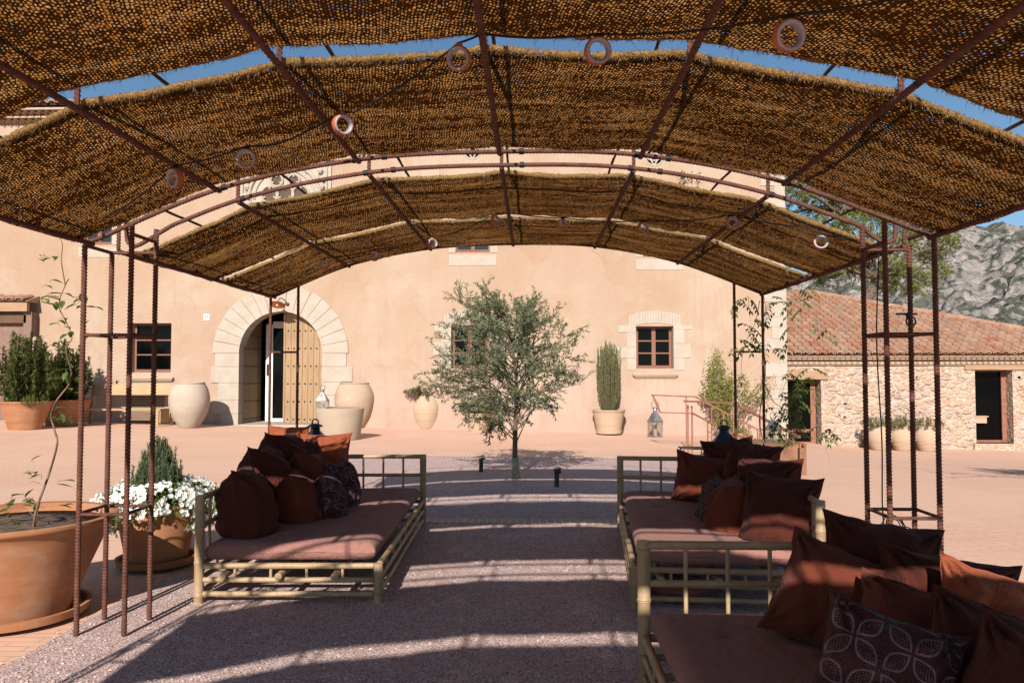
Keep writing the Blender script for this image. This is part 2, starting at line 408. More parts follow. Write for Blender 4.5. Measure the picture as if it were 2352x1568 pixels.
def m_batik():
    """dark brown cloth block-printed with pale four-petal flowers, dots and chevrons"""
    t = NT('printed_cotton'); uv = t.n('ShaderNodeUVMap', uv_map='uv').outputs[0]
    sc_ = t.n('ShaderNodeVectorMath', operation='SCALE'); t.l(uv, sc_.inputs[0]); sc_.inputs['Scale'].default_value = 1/.15
    fr = t.n('ShaderNodeVectorMath', operation='FRACTION'); t.l(sc_.outputs[0], fr.inputs[0])
    s2 = t.n('ShaderNodeVectorMath', operation='SUBTRACT'); t.l(fr.outputs[0], s2.inputs[0]); s2.inputs[1].default_value = (.5,.5,0)
    sx = t.n('ShaderNodeSeparateXYZ'); t.l(s2.outputs[0], sx.inputs[0]); x, y = sx.outputs[0], sx.outputs[1]
    ax_ = t.math('ABSOLUTE', x); ay_ = t.math('ABSOLUTE', y)
    al = t.math('MULTIPLY', t.math('ADD', ax_, ay_), .7071); ac = t.math('ABSOLUTE', t.math('MULTIPLY', t.math('SUBTRACT', ax_, ay_), .7071))
    pr = t.math('MULTIPLY', t.math('SINE', t.math('MULTIPLY', t.math('SUBTRACT', al, .06), PI/.56)), .155)
    line = t.math('MULTIPLY', t.math('LESS_THAN', t.math('ABSOLUTE', t.math('SUBTRACT', ac, pr)), .021), t.math('LESS_THAN', al, .63))
    inside = t.math('MULTIPLY', t.math('LESS_THAN', ac, t.math('SUBTRACT', pr, .03)), t.math('LESS_THAN', al, .62))
    dots = t.n('ShaderNodeTexVoronoi'); t.l(uv, dots.inputs['Vector']); dots.inputs['Scale'].default_value = 140; dots.inputs['Randomness'].default_value = .3
    dm = t.math('MULTIPLY', t.math('LESS_THAN', dots.outputs['Distance'], .33), t.math('ADD', t.math('MULTIPLY', inside, .5), .25))
    cx = t.math('MAXIMUM', t.math('SUBTRACT', .5, t.math('ABSOLUTE', x)), t.math('SUBTRACT', .5, t.math('ABSOLUTE', y)))
    chev = t.math('MULTIPLY', t.math('LESS_THAN', cx, .2), t.math('GREATER_THAN', t.math('SINE', t.math('MULTIPLY', cx, 120.0)), .3))
    m = t.math('MAXIMUM', line, t.math('MAXIMUM', dm, t.math('MULTIPLY', chev, .3)))
    m = t.math('MULTIPLY', m, t.fr(t.noise(uv, 30, 3), .3, .6, .3, .9))
    c = t.mix(m, c4((.050,.015,.015)), c4((.19,.15,.155)))
    return t.done(t.bsdf(c, .95, t.bump(t.noise(uv, 14, 4, .6, 1), .4, .03), spec=.1, **{'Sheen Weight': .03}))

def m_bamboo():
    t = NT('bamboo'); v = t.coord(); n = t.noise(v, 3.5, 5, .65, .5); n2 = t.noise(v, 40, 3, .7)
    c = t.mix(t.fr(n, .3, .7), c4((.29,.185,.10)), c4((.43,.305,.18))); c = t.mix(t.fr(n2, .5, .8, 0, .6), c, c4((.20,.125,.06)))
    return t.done(t.bsdf(c, .5, t.bump(n2, .15, .003), spec=.4))

def m_wood(name, a, b, axis=(14, 14, .8), rough=.7):
    t = NT(name); v = t.coord(scale=axis); n = t.noise(v, 2.4, 6, .65, 1.2); n2 = t.noise(t.coord(), 1.5, 3)
    c = t.mix(t.fr(n, .3, .7), c4(a), c4(b)); c = t.mix(t.fr(n2, .4, .7, 0, .35), c, c4(tuple(x*.75 for x in a)))
    return t.done(t.bsdf(c, rough, t.bump(n, .3, .006), spec=.25))

def m_tile():
    t = NT('roof_tile'); v = t.coord()
    vo = t.n('ShaderNodeTexVoronoi'); mp = t.coord(scale=(1/.235, 1/.36, .01)); t.l(mp, vo.inputs['Vector']); vo.inputs['Scale'].default_value = 1.0; vo.inputs['Randomness'].default_value = .25
    sp = t.n('ShaderNodeSeparateColor'); t.l(vo.outputs['Color'], sp.inputs[0])
    c = t.ramp(sp.outputs[0], [(0,(.31,.135,.080)),(.25,(.37,.19,.120)),(.5,(.33,.19,.13)),(.75,(.41,.245,.165)),(1,(.27,.185,.14))])
    c = t.mix(t.fr(t.noise(v, 2.2, 5, .7), .45, .75, 0, .6), c, c4((.36,.27,.215))); c = t.mix(t.fr(t.noise(v, 11, 4, .7), .6, .8, 0, .5), c, c4((.22,.15,.12)))
    return t.done(t.bsdf(c, .9, t.bump(t.noise(v, 40, 3), .3, .01), spec=.15))

def m_mountain():
    t = NT('mountain_rock'); v = t.coord()
    n1 = t.noise(v, .008, 6, .6); n2 = t.noise(v, .09, 8, .7)
    geo = t.n('ShaderNodeNewGeometry'); sx = t.n('ShaderNodeSeparateXYZ'); t.l(geo.outputs['Normal'], sx.inputs[0])
    rock = t.mix(t.fr(n2, .35, .65), c4((.20,.175,.162)), c4((.37,.325,.30)))
    scrub = t.mix(t.fr(t.noise(v, .3, 4), .3, .7), c4((.065,.070,.058)), c4((.125,.128,.10)))
    n3 = t.noise(v, .035, 10, .72)
    vo = t.n('ShaderNodeTexVoronoi', feature='DISTANCE_TO_EDGE'); vw = t.n('ShaderNodeTexNoise'); t.l(v, vw.inputs['Vector']); vw.inputs['Scale'].default_value = .04; vw.inputs['Detail'].default_value = 6
    va = t.n('ShaderNodeVectorMath', operation='MULTIPLY_ADD'); t.l(vw.outputs['Color'], va.inputs[0]); va.inputs[1].default_value = (26, 26, 26); t.l(v, va.inputs[2]); t.l(va.outputs[0], vo.inputs['Vector']); vo.inputs['Scale'].default_value = .055
    f = t.math('ADD', t.fr(n1, .40, .60, -.38, .22), t.math('ADD', t.fr(n3, .42, .58, -.55, .45), t.math('ADD', t.fr(vo.outputs['Distance'], 0, .25, .3, -.15), t.fr(sx.outputs[2], .45, .9, -.25, .25))))
    c = t.mix(t.fr(f, -.02, .16), rock, scrub)
    h = t.math('ADD', t.math('ADD', t.math('MULTIPLY', n3, 1.2), t.fr(vo.outputs['Distance'], 0, .3, 0, .9)), t.math('MULTIPLY', t.noise(v, .2, 6, .75), .45))
    return t.done(t.bsdf(c, .95, t.bump(h, .8, 5), spec=.05))

def m_glass(name='window_glass', c=(.02,.025,.03)):
    t = NT(name); v = t.coord()
    return t.done(t.bsdf(c, .06, None, 0, .45))

M = {}
M['plaster'] = m_plaster(); M['lime'] = m_limestone(); M['pale'] = m_limestone('pale_stone', (.43,.375,.32), (.38,.32,.26))
M['rubble'] = m_rubble(); M['gravel'] = m_gravel(); M['paving'] = m_paving(); M['edging'] = m_edging()
M['mat'] = m_mat(); M['fibre'] = m_fibre(); M['rust'] = m_rust()
M['terra'] = m_terracotta('terracotta', (.31,.125,.055), (.40,.19,.10))
M['terra_old'] = m_terracotta('aged_terracotta', (.39,.26,.175), (.43,.32,.235), 4, (.46,.40,.34), .85)
M['terra_white'] = m_terracotta('limewashed_clay', (.39,.31,.245), (.43,.37,.31), 3, (.34,.26,.21), .7)
M['terra_cream'] = m_terracotta('cream_clay', (.41,.275,.185), (.46,.34,.245), 5, (.48,.38,.31))
M['tub'] = m_terracotta('sandy_concrete', (.37,.285,.21), (.40,.325,.25), 2, (.44,.38,.31), .4)
M['rustcloth'] = m_fabric('rust_linen', (.125,.031,.018)); M['rustcloth2'] = m_fabric('dark_rust_linen', (.068,.018,.012)); M['sunlitcloth'] = m_fabric('sunlit_rust_linen', (.27,.072,.032))  # rust linens darkened for canopy shade; the third lightened as if sunlit
M['mattress'] = m_fabric('mauve_linen', (.30,.145,.120), 300, 1.15); M['batik'] = m_batik()
M['bamboo'] = m_bamboo()
M['door'] = m_wood('weathered_pine', (.27,.165,.085), (.38,.26,.155)); M['bench'] = m_wood('teak', (.36,.24,.13), (.44,.32,.19), (1, 10, 10))
M['beam'] = m_wood('oak_beam', (.30,.18,.11), (.40,.26,.17), (1, 12, 12)); M['frame'] = m_wood('painted_frame', (.20,.085,.055), (.25,.115,.08))
M['darkwood'] = m_wood('dark_wood', (.09,.05,.03), (.15,.08,.05), (1,8,8))
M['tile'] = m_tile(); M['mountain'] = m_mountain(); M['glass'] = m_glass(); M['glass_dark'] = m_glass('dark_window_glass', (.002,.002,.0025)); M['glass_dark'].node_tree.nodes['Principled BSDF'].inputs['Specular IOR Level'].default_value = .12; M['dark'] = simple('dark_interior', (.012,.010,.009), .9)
M['white'] = simple('white_paint', (.78,.76,.72), .5, var=.04); M['iron'] = simple('black_iron', (.022,.022,.024), .5, .0, .3, 20, spec=.5)
M['blueiron'] = simple('blue_black_metal', (.020,.032,.055), .35, .3, .3, 12, spec=.6); M['zinc'] = simple('galvanised_zinc', (.32,.31,.30), .4, .8, .3, 9)
M['copper'] = simple('copper', (.62,.24,.11), .45, .6, .15, 9); M['corten'] = simple('corten_steel', (.26,.13,.075), .8, .2, .25, 5, .2)
M['railing'] = simple('painted_railing', (.27,.115,.075), .6, .0, .2, 9); M['soil'] = simple('soil', (.13,.085,.060), .95, 0, .5, 22, 1.0, 60)
M['ring'] = simple('lilac_glaze', (.34,.29,.325), .4, 0, .1, 12, spec=.5); M['ringclay'] = simple('red_clay', (.42,.12,.055), .8, 0, .15, 12)
M['cable'] = simple('black_cable', (.015,.013,.013), .6); M['bark'] = simple('bark', (.13,.10,.075), .95, 0, .4, 14, .8, 40)
M['palebark'] = simple('pale_bark', (.40,.33,.24), .9, 0, .25, 10, .5, 40); M['stem'] = simple('vine_stem', (.20,.12,.07), .85, 0, .3, 20)
M['olive'] = m_leaf('olive_leaf', (.085,.105,.050), (.235,.255,.150), .3, 18)
M['bush'] = m_leaf('laurel_leaf', (.018,.036,.010), (.13,.16,.04), .3, 7); M['vine'] = m_leaf('wisteria_leaf', (.045,.085,.020), (.13,.20,.045), .45, 9)
M['rosemary'] = m_leaf('rosemary_leaf', (.06,.095,.05), (.19,.24,.125), .25, 14); M['juniper'] = m_leaf('juniper_leaf', (.085,.105,.045), (.22,.23,.11), .3, 10)
M['pine'] = m_leaf('pine_needle', (.085,.105,.028), (.27,.27,.075), .35, 1.2); M['shrub'] = m_leaf('pomegranate_leaf', (.10,.14,.03), (.34,.34,.09), .45, 6)
M['petal'] = m_leaf('white_petal', (.80,.80,.82), (.86,.86,.86), .3, 30); M['greenleaf'] = m_leaf('petunia_leaf', (.07,.14,.02), (.16,.26,.05), .4, 20)
M['tile_dec'] = simple('patterned_red_clay', (.26,.085,.06), .8, 0, .3, 6); M['ink'] = simple('green_ink', (.03,.12,.10), .5)
M['screen'] = simple('black_panel', (.02,.025,.04), .3)

# ================================================================== SETTING
def sheet(name, x0, x1, y0, y1, nx, ny, mat, dz=0.0, keep=None):
    mb = MB()
    for j in range(ny+1):
        for i in range(nx+1):
            x = x0+(x1-x0)*i/nx; y = y0+(y1-y0)*j/ny; mb.v.append(Vector((x, y, gz(x, y)+dz)))
    for j in range(ny):
        for i in range(nx):
            a = j*(nx+1)+i; mb.f.append([a, a+1, a+nx+2, a+nx+1])
    return tag(mb.build(name, mat), kind='structure')
far = MB(); far.poly([(-4000,-4000,-1.2),(4000,-4000,-1.2),(4000,4000,-1.2),(-4000,4000,-1.2)])
tag(far.build('ground', simple('dry_earth', (.24,.19,.13), .95, 0, .3, .02)), kind='structure')
sheet('courtyard_paving', -30, 26, -14, 34, 112, 96, M['paving'])
gp = [(-2.69,-4),(-2.69,6.4),(-2.85,8),(-3.3,11),(-3.45,14.2),(3.3,14.2),(3.05,8),(2.95,-4)]
mb = MB()
NY = 60
def gx(y, side):
    L = [p for p in gp if (p[0] < 0) == (side < 0)]; L = sorted(L, key=lambda p: p[1])
    for a, b in zip(L, L[1:]):
        if a[1] <= y <= b[1]: return a[0]+(b[0]-a[0])*(y-a[1])/(b[1]-a[1])
    return L[-1][0]
for j in range(NY+1):
    y = -4+18.2*j/NY; a, b = gx(y,-1), gx(y,1)
    for i in range(13):
        x = a+(b-a)*i/12; mb.v.append(Vector((x, y, gz(x, y)+.006)))
for j in range(NY):
    for i in range(12):
        a = j*13+i; mb.f.append([a, a+1, a+14, a+13])
tag(mb.build('gravel_court', M['gravel']), kind='structure')
# brick edging: behind the gravel, along its left side, and one band across it
mb = MB()
for i in range(24):
    x = -3.6+i*.3; 
    for yy in (14.2,):
        mb.poly([(x,yy,gz(x,yy)+.010),(x+.3,yy,gz(x+.3,yy)+.010),(x+.3,yy+.55,gz(x+.3,yy+.55)+.010),(x,yy+.55,gz(x,yy+.55)+.010)])
tag(mb.build('edging_strip', M['edging']), kind='structure')
mb = MB(); mb.box((-2.8,7.72,.001),(3.0,7.93,.018))
tag(mb.build('brick_band', M['edging']), kind='structure')
# loose stones scattered over the near gravel
pm = MB()
for k in range(5200):
    y = 3.7+random.random()**1.8*6; x = random.uniform(gx(min(y,14),-1)-.04, 2.6); s = random.uniform(.0045,.0105)
    b = len(pm.v); z = .006+s*.35
    o_ = [Vector((random.uniform(.7,1.2)*s*a, random.uniform(.7,1.2)*s*c_, random.uniform(.5,.9)*s*d)) for a,c_,d in ((1,0,0),(0,1,0),(-1,0,0),(0,-1,0),(0,0,1),(0,0,-1))]
    pm.v += [q+Vector((x,y,z)) for q in o_]
    pm.f += [[b+i,b+(i+1)%4,b+4] for i in range(4)]+[[b+(i+1)%4,b+i,b+5] for i in range(4)]
tag(pm.build('loose_gravel', simple('pebble', (.58,.43,.38), .85, 0, .35, 70)), kind='stuff')

# ---- mountain
def fbm(p, o=6, ridge=True):
    v = 0; a = .5; f = 1.0
    for _ in range(o):
        n = mnoise.noise(p*f); v += a*((1-abs(n)*2) if ridge else n); a *= .52; f *= 2.05
    return v
mb = MB(); NA, ND = 420, 230
for j in range(ND+1):
    t = j/ND; d = 330+1150*t**1.15
    for i in range(NA+1):
        az = R(8+40*i/NA)       # from +Y towards +X
        px = 1222+1780*math.tan(az)
        prof = .112+.050*sm(1780, 2130, px)+.010*mnoise.noise(Vector((px*.006,0,0)))+.008*mnoise.noise(Vector((px*.018,3,0))) - .045*sm(2500,3400,px)
        x, y = d*math.sin(az), d*math.cos(az)
        bl = 0; aa = 1.0; ff = .0065; pw = Vector((x, y, 0))+Vector((mnoise.noise(Vector((x*.004,y*.004,1))), mnoise.noise(Vector((x*.004,y*.004,5))), 0))*60
        for _o in range(6): bl += aa*(abs(mnoise.noise(Vector((pw.x*ff, pw.y*ff*.8, 2.7+_o))))*2-.45); aa *= .55; ff *= 2.0
        rd = bl
        rp = sm(-.05, .78, t)
        z = d/math.cos(az)*math.cos(az)*(prof*rp/1.0)*(1+.0*rd) + rd*30*sm(0,.25,t)*(1-.3*sm(.6,.85,t)) - 8 - 420*sm(.80,1.0,t) 
        mb.v.append(Vector((x, y, z)))
for j in range(ND):
    for i in range(NA):
        a = j*(NA+1)+i; mb.f.append([a, a+1, a+NA+2, a+NA+1])
tag(mb.build('mountain', M['mountain'], smooth=True), kind='structure')

# ================================================================== FARMHOUSE
HY = 21.5
KH = HY/FPX
def hx(px): return P(px, 800, HY).x
def hz(py, px=1176): return P(px, py, HY).z
house = thing('farmhouse', (-5, HY, 0), 'tall ochre plastered farmhouse with arched stone doorway across the courtyard', 'house')
def wall_cells(mb, x0, x1, z0, z1, y, holes):
    xs = sorted({x0, x1, *[h[0] for h in holes], *[h[1] for h in holes]}); zs = sorted({z0, z1, *[h[2] for h in holes], *[h[3] for h in holes]})
    for a, b in zip(xs, xs[1:]):
        for c, d in zip(zs, zs[1:]):
            mx, mz = (a+b)/2, (c+d)/2
            if any(h[0] < mx < h[1] and h[2] < mz < h[3] for h in holes): continue
            mb.poly([(a,y,c),(b,y,c),(b,y,d),(a,y,d)])
def reveal(mb, h, y, depth, splay=0.0):
    a, b, c, d = h; y2 = y+depth; s = splay
    mb.poly([(a,y,c),(a,y,d),(a+s,y2,d),(a+s,y2,c)]); mb.poly([(b,y,d),(b,y,c),(b-s,y2,c),(b-s,y2,d)])
    mb.poly([(a,y,d),(b,y,d),(b-s,y2,d),(a+s,y2,d)]); mb.poly([(b,y,c),(a,y,c),(a+s,y2,c),(b-s,y2,c)])
HX0, HX1 = -24.0, P(1806, 800, HY).x; HTOP = 8.85
DC = hx(645); DR = 97.5*KH; DZ = hz(811, 645); DROUT = 158*KH
doorhole = (DC-DR, DC+DR, gz(DC,HY)-.3, DZ+DR)
def H(pxl, pxr, pyt, pyb): return (hx(pxl), hx(pxr), hz(pyb,(pxl+pxr)/2), hz(pyt,(pxl+pxr)/2))
W_left = H(298, 393, 742, 855); W_right = H(1461, 1547, 749, 846); W_mid = H(1036, 1120, 747, 846)
U = [H(190, 252, 476, 562), H(612, 697, 492, 577), H(1046, 1125, 484, 580), H(1478, 1556, 500, 590)]
vent = H(297, 381, 900, 972)
mb = MB(); holes = [doorhole, W_left, W_right, W_mid] + U
for cx_, cy_ in ((825,347),(1085,345),(1503,360)):
    r = 19*KH; c = P(cx_, cy_, HY); holes.append((c.x-r, c.x+r, c.z-r, c.z+r))
wall_cells(mb, HX0, HX1, -1.0, HTOP, HY, holes)
mb.poly([(HX1,HY,-1),(HX1,HY+12,-1),(HX1,HY+12,HTOP),(HX1,HY,HTOP)]); mb.poly([(HX0,HY+12,-1),(HX0,HY,-1),(HX0,HY,HTOP),(HX0,HY+12,HTOP)])
mb.poly([(HX1,HY+12,-1),(HX0,HY+12,-1),(HX0,HY+12,HTOP),(HX1,HY+12,HTOP)])
for w in [W_left, W_mid, W_right]: reveal(mb, w, HY, .34, .03)
for w in U: reveal(mb, w, HY, .2)
# spandrels between the rectangular hole and the door arch
N = 24
for s in (-1, 1):
    for k in range(N):
        a0, a1 = PI/2*k/N, PI/2*(k+1)/N
        p0 = (DC+s*DR*math.cos(a0), HY, DZ+DR*math.sin(a0)); p1 = (DC+s*DR*math.cos(a1), HY, DZ+DR*math.sin(a1))
        q0 = (DC+s*DR, HY, DZ+DR*math.sin(a0)) ; q1 = (DC+s*DR, HY, DZ+DR*math.sin(a1))
        mb.poly([p0, q0, q1, p1] if k else [p0, q1, p1])
for cx_, cy_ in ((825,347),(1085,345),(1503,360)):   # round openings inside their square holes
    r = 19*KH; c = P(cx_, cy_, HY); n = 32
    for k in range(n):
        a0, a1 = 2*PI*k/n, 2*PI*(k+1)/n
        def sq(a):
            m = max(abs(math.cos(a)), abs(math.sin(a))); return (c.x+r*math.cos(a)/m, HY, c.z+r*math.sin(a)/m)
        def ci(a, y=HY): return (c.x+r*math.cos(a), y, c.z+r*math.sin(a))
        mb.poly([ci(a0), ci(a1), sq(a1), sq(a0)]); mb.poly([ci(a0,HY), ci(a0,HY+.25), ci(a1,HY+.25), ci(a1,HY)])
mb.build('wall', M['plaster'], house)
# dark rooms behind every opening
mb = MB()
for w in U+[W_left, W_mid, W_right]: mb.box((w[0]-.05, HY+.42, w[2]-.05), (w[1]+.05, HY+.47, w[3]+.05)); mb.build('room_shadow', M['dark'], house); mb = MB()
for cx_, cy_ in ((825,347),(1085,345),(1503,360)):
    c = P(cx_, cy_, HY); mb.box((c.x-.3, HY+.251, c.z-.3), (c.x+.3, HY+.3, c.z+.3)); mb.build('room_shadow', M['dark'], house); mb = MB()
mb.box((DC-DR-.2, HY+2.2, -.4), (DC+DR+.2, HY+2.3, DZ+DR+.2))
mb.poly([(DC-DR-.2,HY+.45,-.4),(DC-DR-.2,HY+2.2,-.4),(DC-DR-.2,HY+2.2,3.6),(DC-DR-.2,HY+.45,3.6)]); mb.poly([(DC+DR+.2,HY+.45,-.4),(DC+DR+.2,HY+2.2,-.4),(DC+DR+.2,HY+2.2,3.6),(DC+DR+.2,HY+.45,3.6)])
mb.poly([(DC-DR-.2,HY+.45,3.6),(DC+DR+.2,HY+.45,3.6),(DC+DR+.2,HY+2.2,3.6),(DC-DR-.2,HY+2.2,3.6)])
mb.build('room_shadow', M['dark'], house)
# door surround: voussoirs and jamb blocks, each a separate block with open joints
mb = MB(); nv = 17; dep = .45
def arcblock(a0, a1, r0, r1, proud):
    n = 5; pts = [(DC+r1*math.cos(a0+(a1-a0)*k/n), DZ+r1*math.sin(a0+(a1-a0)*k/n)) for k in range(n+1)] + [(DC+r0*math.cos(a1-(a1-a0)*k/n), DZ+r0*math.sin(a1-(a1-a0)*k/n)) for k in range(n+1)]
    mb.prism([(x, HY-proud, z) for x, z in pts][::-1], (0, dep+proud, 0))
for k in range(nv):
    a0 = PI*k/nv+.0035; a1 = PI*(k+1)/nv-.0035
    arcblock(a0, a1, DR-.01, DROUT+random.uniform(-.01,.01), .035+random.uniform(-.008,.008))
base = gz(DC, HY)-.2
for s in (-1, 1):
    z = DZ-.004; k = 0
    while z > base:
        h = random.uniform(.3,.5); w = [.70, .80, .55, .78, .5, .74][k % 6]+random.uniform(-.05,.05); 
        a, b = DC+s*(DR-.01), DC+s*(DR+w)
        mb.box((min(a,b), HY-.03-random.uniform(0,.006), max(base,z-h+.008)), (max(a,b), HY+dep, z)); z -= h; k += 1
ds_ = mb.build('door_surround', M['lime'], house)
# quoins at the right hand corner
mb = MB(); z = -1.0; k = 0
while z < HTOP-.1:
    h = random.uniform(.26,.42); w = (.30,.62)[k % 2]+random.uniform(-.1,.12)
    mb.box((HX1-w, HY-.02-random.uniform(0,.008), z+.006), (HX1+.012, HY+.5, min(HTOP,z+h))); z += h; k += 1
mb.build('corner_stones', M['pale'], house)
# stone surrounds of windows
def surround(w, arch=True, jw=.28, y=HY):
    mb = MB()
    a, b, c, d = w
    for s in (-1, 1):
        z = c-.05; k = 0
        while z < d+.02:
            h = min(random.uniform(.3,.45), d+.02-z); ww = jw+(.0,.22)[k % 2]+random.uniform(-.04,.05)
            x = a if s < 0 else b; x2 = x+s*ww
            if h > .03: mb.box((min(x,x2), y-.014-random.uniform(0,.004), z+.005), (max(x,x2), y+.3, z+h))
            z += h; k += 1
    n = 19
    for k in range(n):
        t0, t1 = k/n, (k+1)/n
        xa, xb = a-.2+(b-a+.4)*t0+.004, a-.2+(b-a+.4)*t1-.004
        def bow(t): return .13*(1-(2*t-1)**2) if arch else 0
        mb.prism([(xa,y-.016,d+bow(t0)-.04 if arch else d),(xb,y-.016,d+bow(t1)-.04 if arch else d),(xb,y-.016,d+.30+bow(t1)),(xa,y-.016,d+.30+bow(t0))], (0,.3,0))
    mb.build('window_surround', M['pale'], house)
surround(W_right); surround(W_mid)
for w in (U[2], U[3], U[0]):
    mb = MB(); mb.box((w[0]-.18, HY-.012, w[2]-.36), (w[1]+.18, HY+.1, w[2]-.065)); mb.box((w[0]-.20, HY-.013, w[2]+.0), (w[0]-.004, HY+.1, w[3])); mb.box((w[1]+.004, HY-.013, w[2]+.0), (w[1]+.22, HY+.1, w[3])); mb.build('window_surround', M['lime'], house)
# windows
def window(parent, w, y, cols=2, rows=3, fw=.055, glass='glass'):
    a, b, c, d = w; mb = MB()
    mb.box((a,y,c),(b,y+.07,c+fw+.03)); mb.box((a,y,d-fw),(b,y+.07,d)); mb.box((a,y+.001,c+fw+.03),(a+fw,y+.069,d-fw)); mb.box((b-fw,y+.001,c+fw+.03),(b,y+.069,d-fw))
    mw = (b-a-2*fw)/cols; 
    for i in range(1, cols):
        x = a+fw+mw*i; mb.box((x-.055,y-.008,c+fw+.03),(x+.055,y+.068,d-fw))
    for i in range(cols):
        x0 = a+fw+mw*i+(.055 if i else 0); x1 = a+fw+mw*(i+1)-(.055 if i < cols-1 else 0)
        for r in range(1, rows):
            z = c+fw+.03+(d-c-2*fw-.03)*r/rows; mb.box((x0,y+.004,z-.018),(x1,y+.05,z+.018))
    f = mb.build('window', M['frame'], parent)
    mb = MB(); mb.box((a+fw*.5,y+.03,c+fw*.5),(b-fw*.5,y+.036,d-fw*.5)); mb.build('pane', M[glass], f)
    return f
def sill(parent, x0, x1, z, y, mat):
    mb = MB(); mb.box((x0,y-.11,z-.045),(x1,y+.03,z)); mb.box((x0+.03,y-.08,z-.085),(x1-.03,y+.03,z-.047)); mb.box((x0+.06,y-.045,z-.12),(x1-.06,y+.03,z-.087)); mb.build('sill', mat, parent)
for w in (W_left, W_right, W_mid):
    f = window(house, (w[0]+.03,w[1]-.03,w[2],w[3]), HY+.22, glass='glass_dark'); sill(f, w[0]-.10, w[1]+.10, w[2]-.14, HY, M['terra_cream'])
for w in U: window(house, w, HY+.06, 2, 2)
# tracery of the round openings: ring and crossing ribs
for cx_, cy_ in ((825,347),(1085,345),(1503,360)):
    mb = MB(); c = P(cx_, cy_, HY); r = 19*KH
    ring = [(c.x+(r+.02)*math.cos(2*PI*k/32), HY+.01, c.z+(r+.02)*math.sin(2*PI*k/32)) for k in range(32)]
    mb.tube(ring, .03, 6, closed=True)
    for s in (-1, 1):
        for o in (0, 1):
            pts = []
            for k in range(9):
                u = -1+2*k/8; off = s*.42*r*(1-u*u)
                pts.append((c.x+(u*r if o else off), HY+.05+.006*o, c.z+(off if o else u*r)))
            mb.tube(pts, .026, 6)
    mb.build('tracery', M['pale'], house)
# carved gothic window
cL, cR, cT = hx(548), hx(758), hz(371, 650)
mb = MB(); zb = hz(560, 650)
mb.box((cL, HY-.05, zb), (cR, HY+.02, cT)); mb.box((cL-.05, HY-.09, cT), (cR+.05, HY+.02, cT+.09))
cc = P(655, 458, HY)
for rr_, th_, yy in ((1.02,.05,.07),(.86,.035,.06)):
    pts = [(cc.x+rr_*math.cos(a), HY-yy, cc.z+rr_*.98*math.sin(a)) for a in [PI*k/28 for k in range(29)]]; mb.tube(pts, th_, 8)
for i, (ox, oz, r) in enumerate(((-.42,.12,.24),(.02,.12,.24),(.46,.12,.24),(-.22,.52,.17),(.26,.52,.17),(.02,.74,.10))):
    ring = [(cc.x+ox+r*math.cos(2*PI*k/20), HY-.078-.002*i, cc.z+oz+r*math.sin(2*PI*k/20)) for k in range(20)]; mb.tube(ring, .032, 6, closed=True)
    for a in (PI/2, PI*7/6, PI*11/6): mb.tube([(cc.x+ox+r*math.cos(a), HY-.08, cc.z+oz+r*math.sin(a)), (cc.x+ox+r*.55*math.cos(a), HY-.08, cc.z+oz+r*.55*math.sin(a))], .03, 6)
for s in (-1, 1):     # carved side columns with foliage knobs
    for k in range(9):
        z = zb+.2+k*.23; mb.lathe([(0,-.09),(.05,-.07),(.085,0),(.05,.07),(0,.09)], (cc.x+s*1.06+.05*math.sin(k*2.1), HY-.085, z), 8)
    mb.tube([(cc.x+s*1.19, HY-.07, zb), (cc.x+s*1.19, HY-.07, cT)], .03, 6); mb.tube([(cc.x+s*.95, HY-.07, zb), (cc.x+s*.95, HY-.07, cT-.25)], .02, 6)
cw = mb.build('carved_window', M['pale'], house, smooth=True, angle=40)
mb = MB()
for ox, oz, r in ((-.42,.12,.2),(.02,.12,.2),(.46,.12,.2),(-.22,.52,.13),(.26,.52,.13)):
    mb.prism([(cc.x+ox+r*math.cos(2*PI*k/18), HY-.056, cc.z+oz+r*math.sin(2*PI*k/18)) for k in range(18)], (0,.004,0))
mb.build('opening_shade', simple('shadowed_stone', (.10,.07,.055), .9), cw)  # flat discs painted with the shade of the tracery recesses
# door leaves, glazed inner door
def studs(mb, x0, x1, y, z, n, top):
    for k in range(n):
        x = x0+(x1-x0)*(k+.5)/n
        if z < top(x): mb.lathe([(.026,0),(.022,.012),(0,.024)], (0,0,0), 8); 
        else: continue
        m = len(mb.v)-(8*3); 
        for i in range(m, len(mb.v)): q = mb.v[i]; mb.v[i] = Vector((x+q.x, y-q.z, z+q.y))
def arch_top(x): 
    t = max(0, DR*DR-(x-DC)**2); return DZ+math.sqrt(t)
floor_z = hz(974, 645)
xr0, xr1 = hx(649), DC+DR
mb = MB(); npl = 7
for k in range(npl):
    a = xr0+(xr1-xr0)*k/npl+.004; b = xr0+(xr1-xr0)*(k+1)/npl-.004
    ta, tb = arch_top(a), arch_top(min(b, DC+DR-.001))
    mb.prism([(a,HY+.26+.004*(k%2),floor_z+.01),(b,HY+.26+.004*(k%2),floor_z+.01),(b,HY+.26+.004*(k%2),tb),(a,HY+.26+.004*(k%2),ta)], (0,.05,0))
mb.box((xr0-.05, HY+.24, floor_z+.01), (xr0+.0, HY+.33, arch_top(xr0)-.02))
dr_ = mb.build('door', M['door'], house); mb = MB()
for z in (.12,.62,1.12,1.62,2.12,2.62): studs(mb, xr0, xr1, HY+.26, floor_z+z, npl, lambda x: arch_top(x)-.08)
mb.build('studs', M['iron'], dr_)
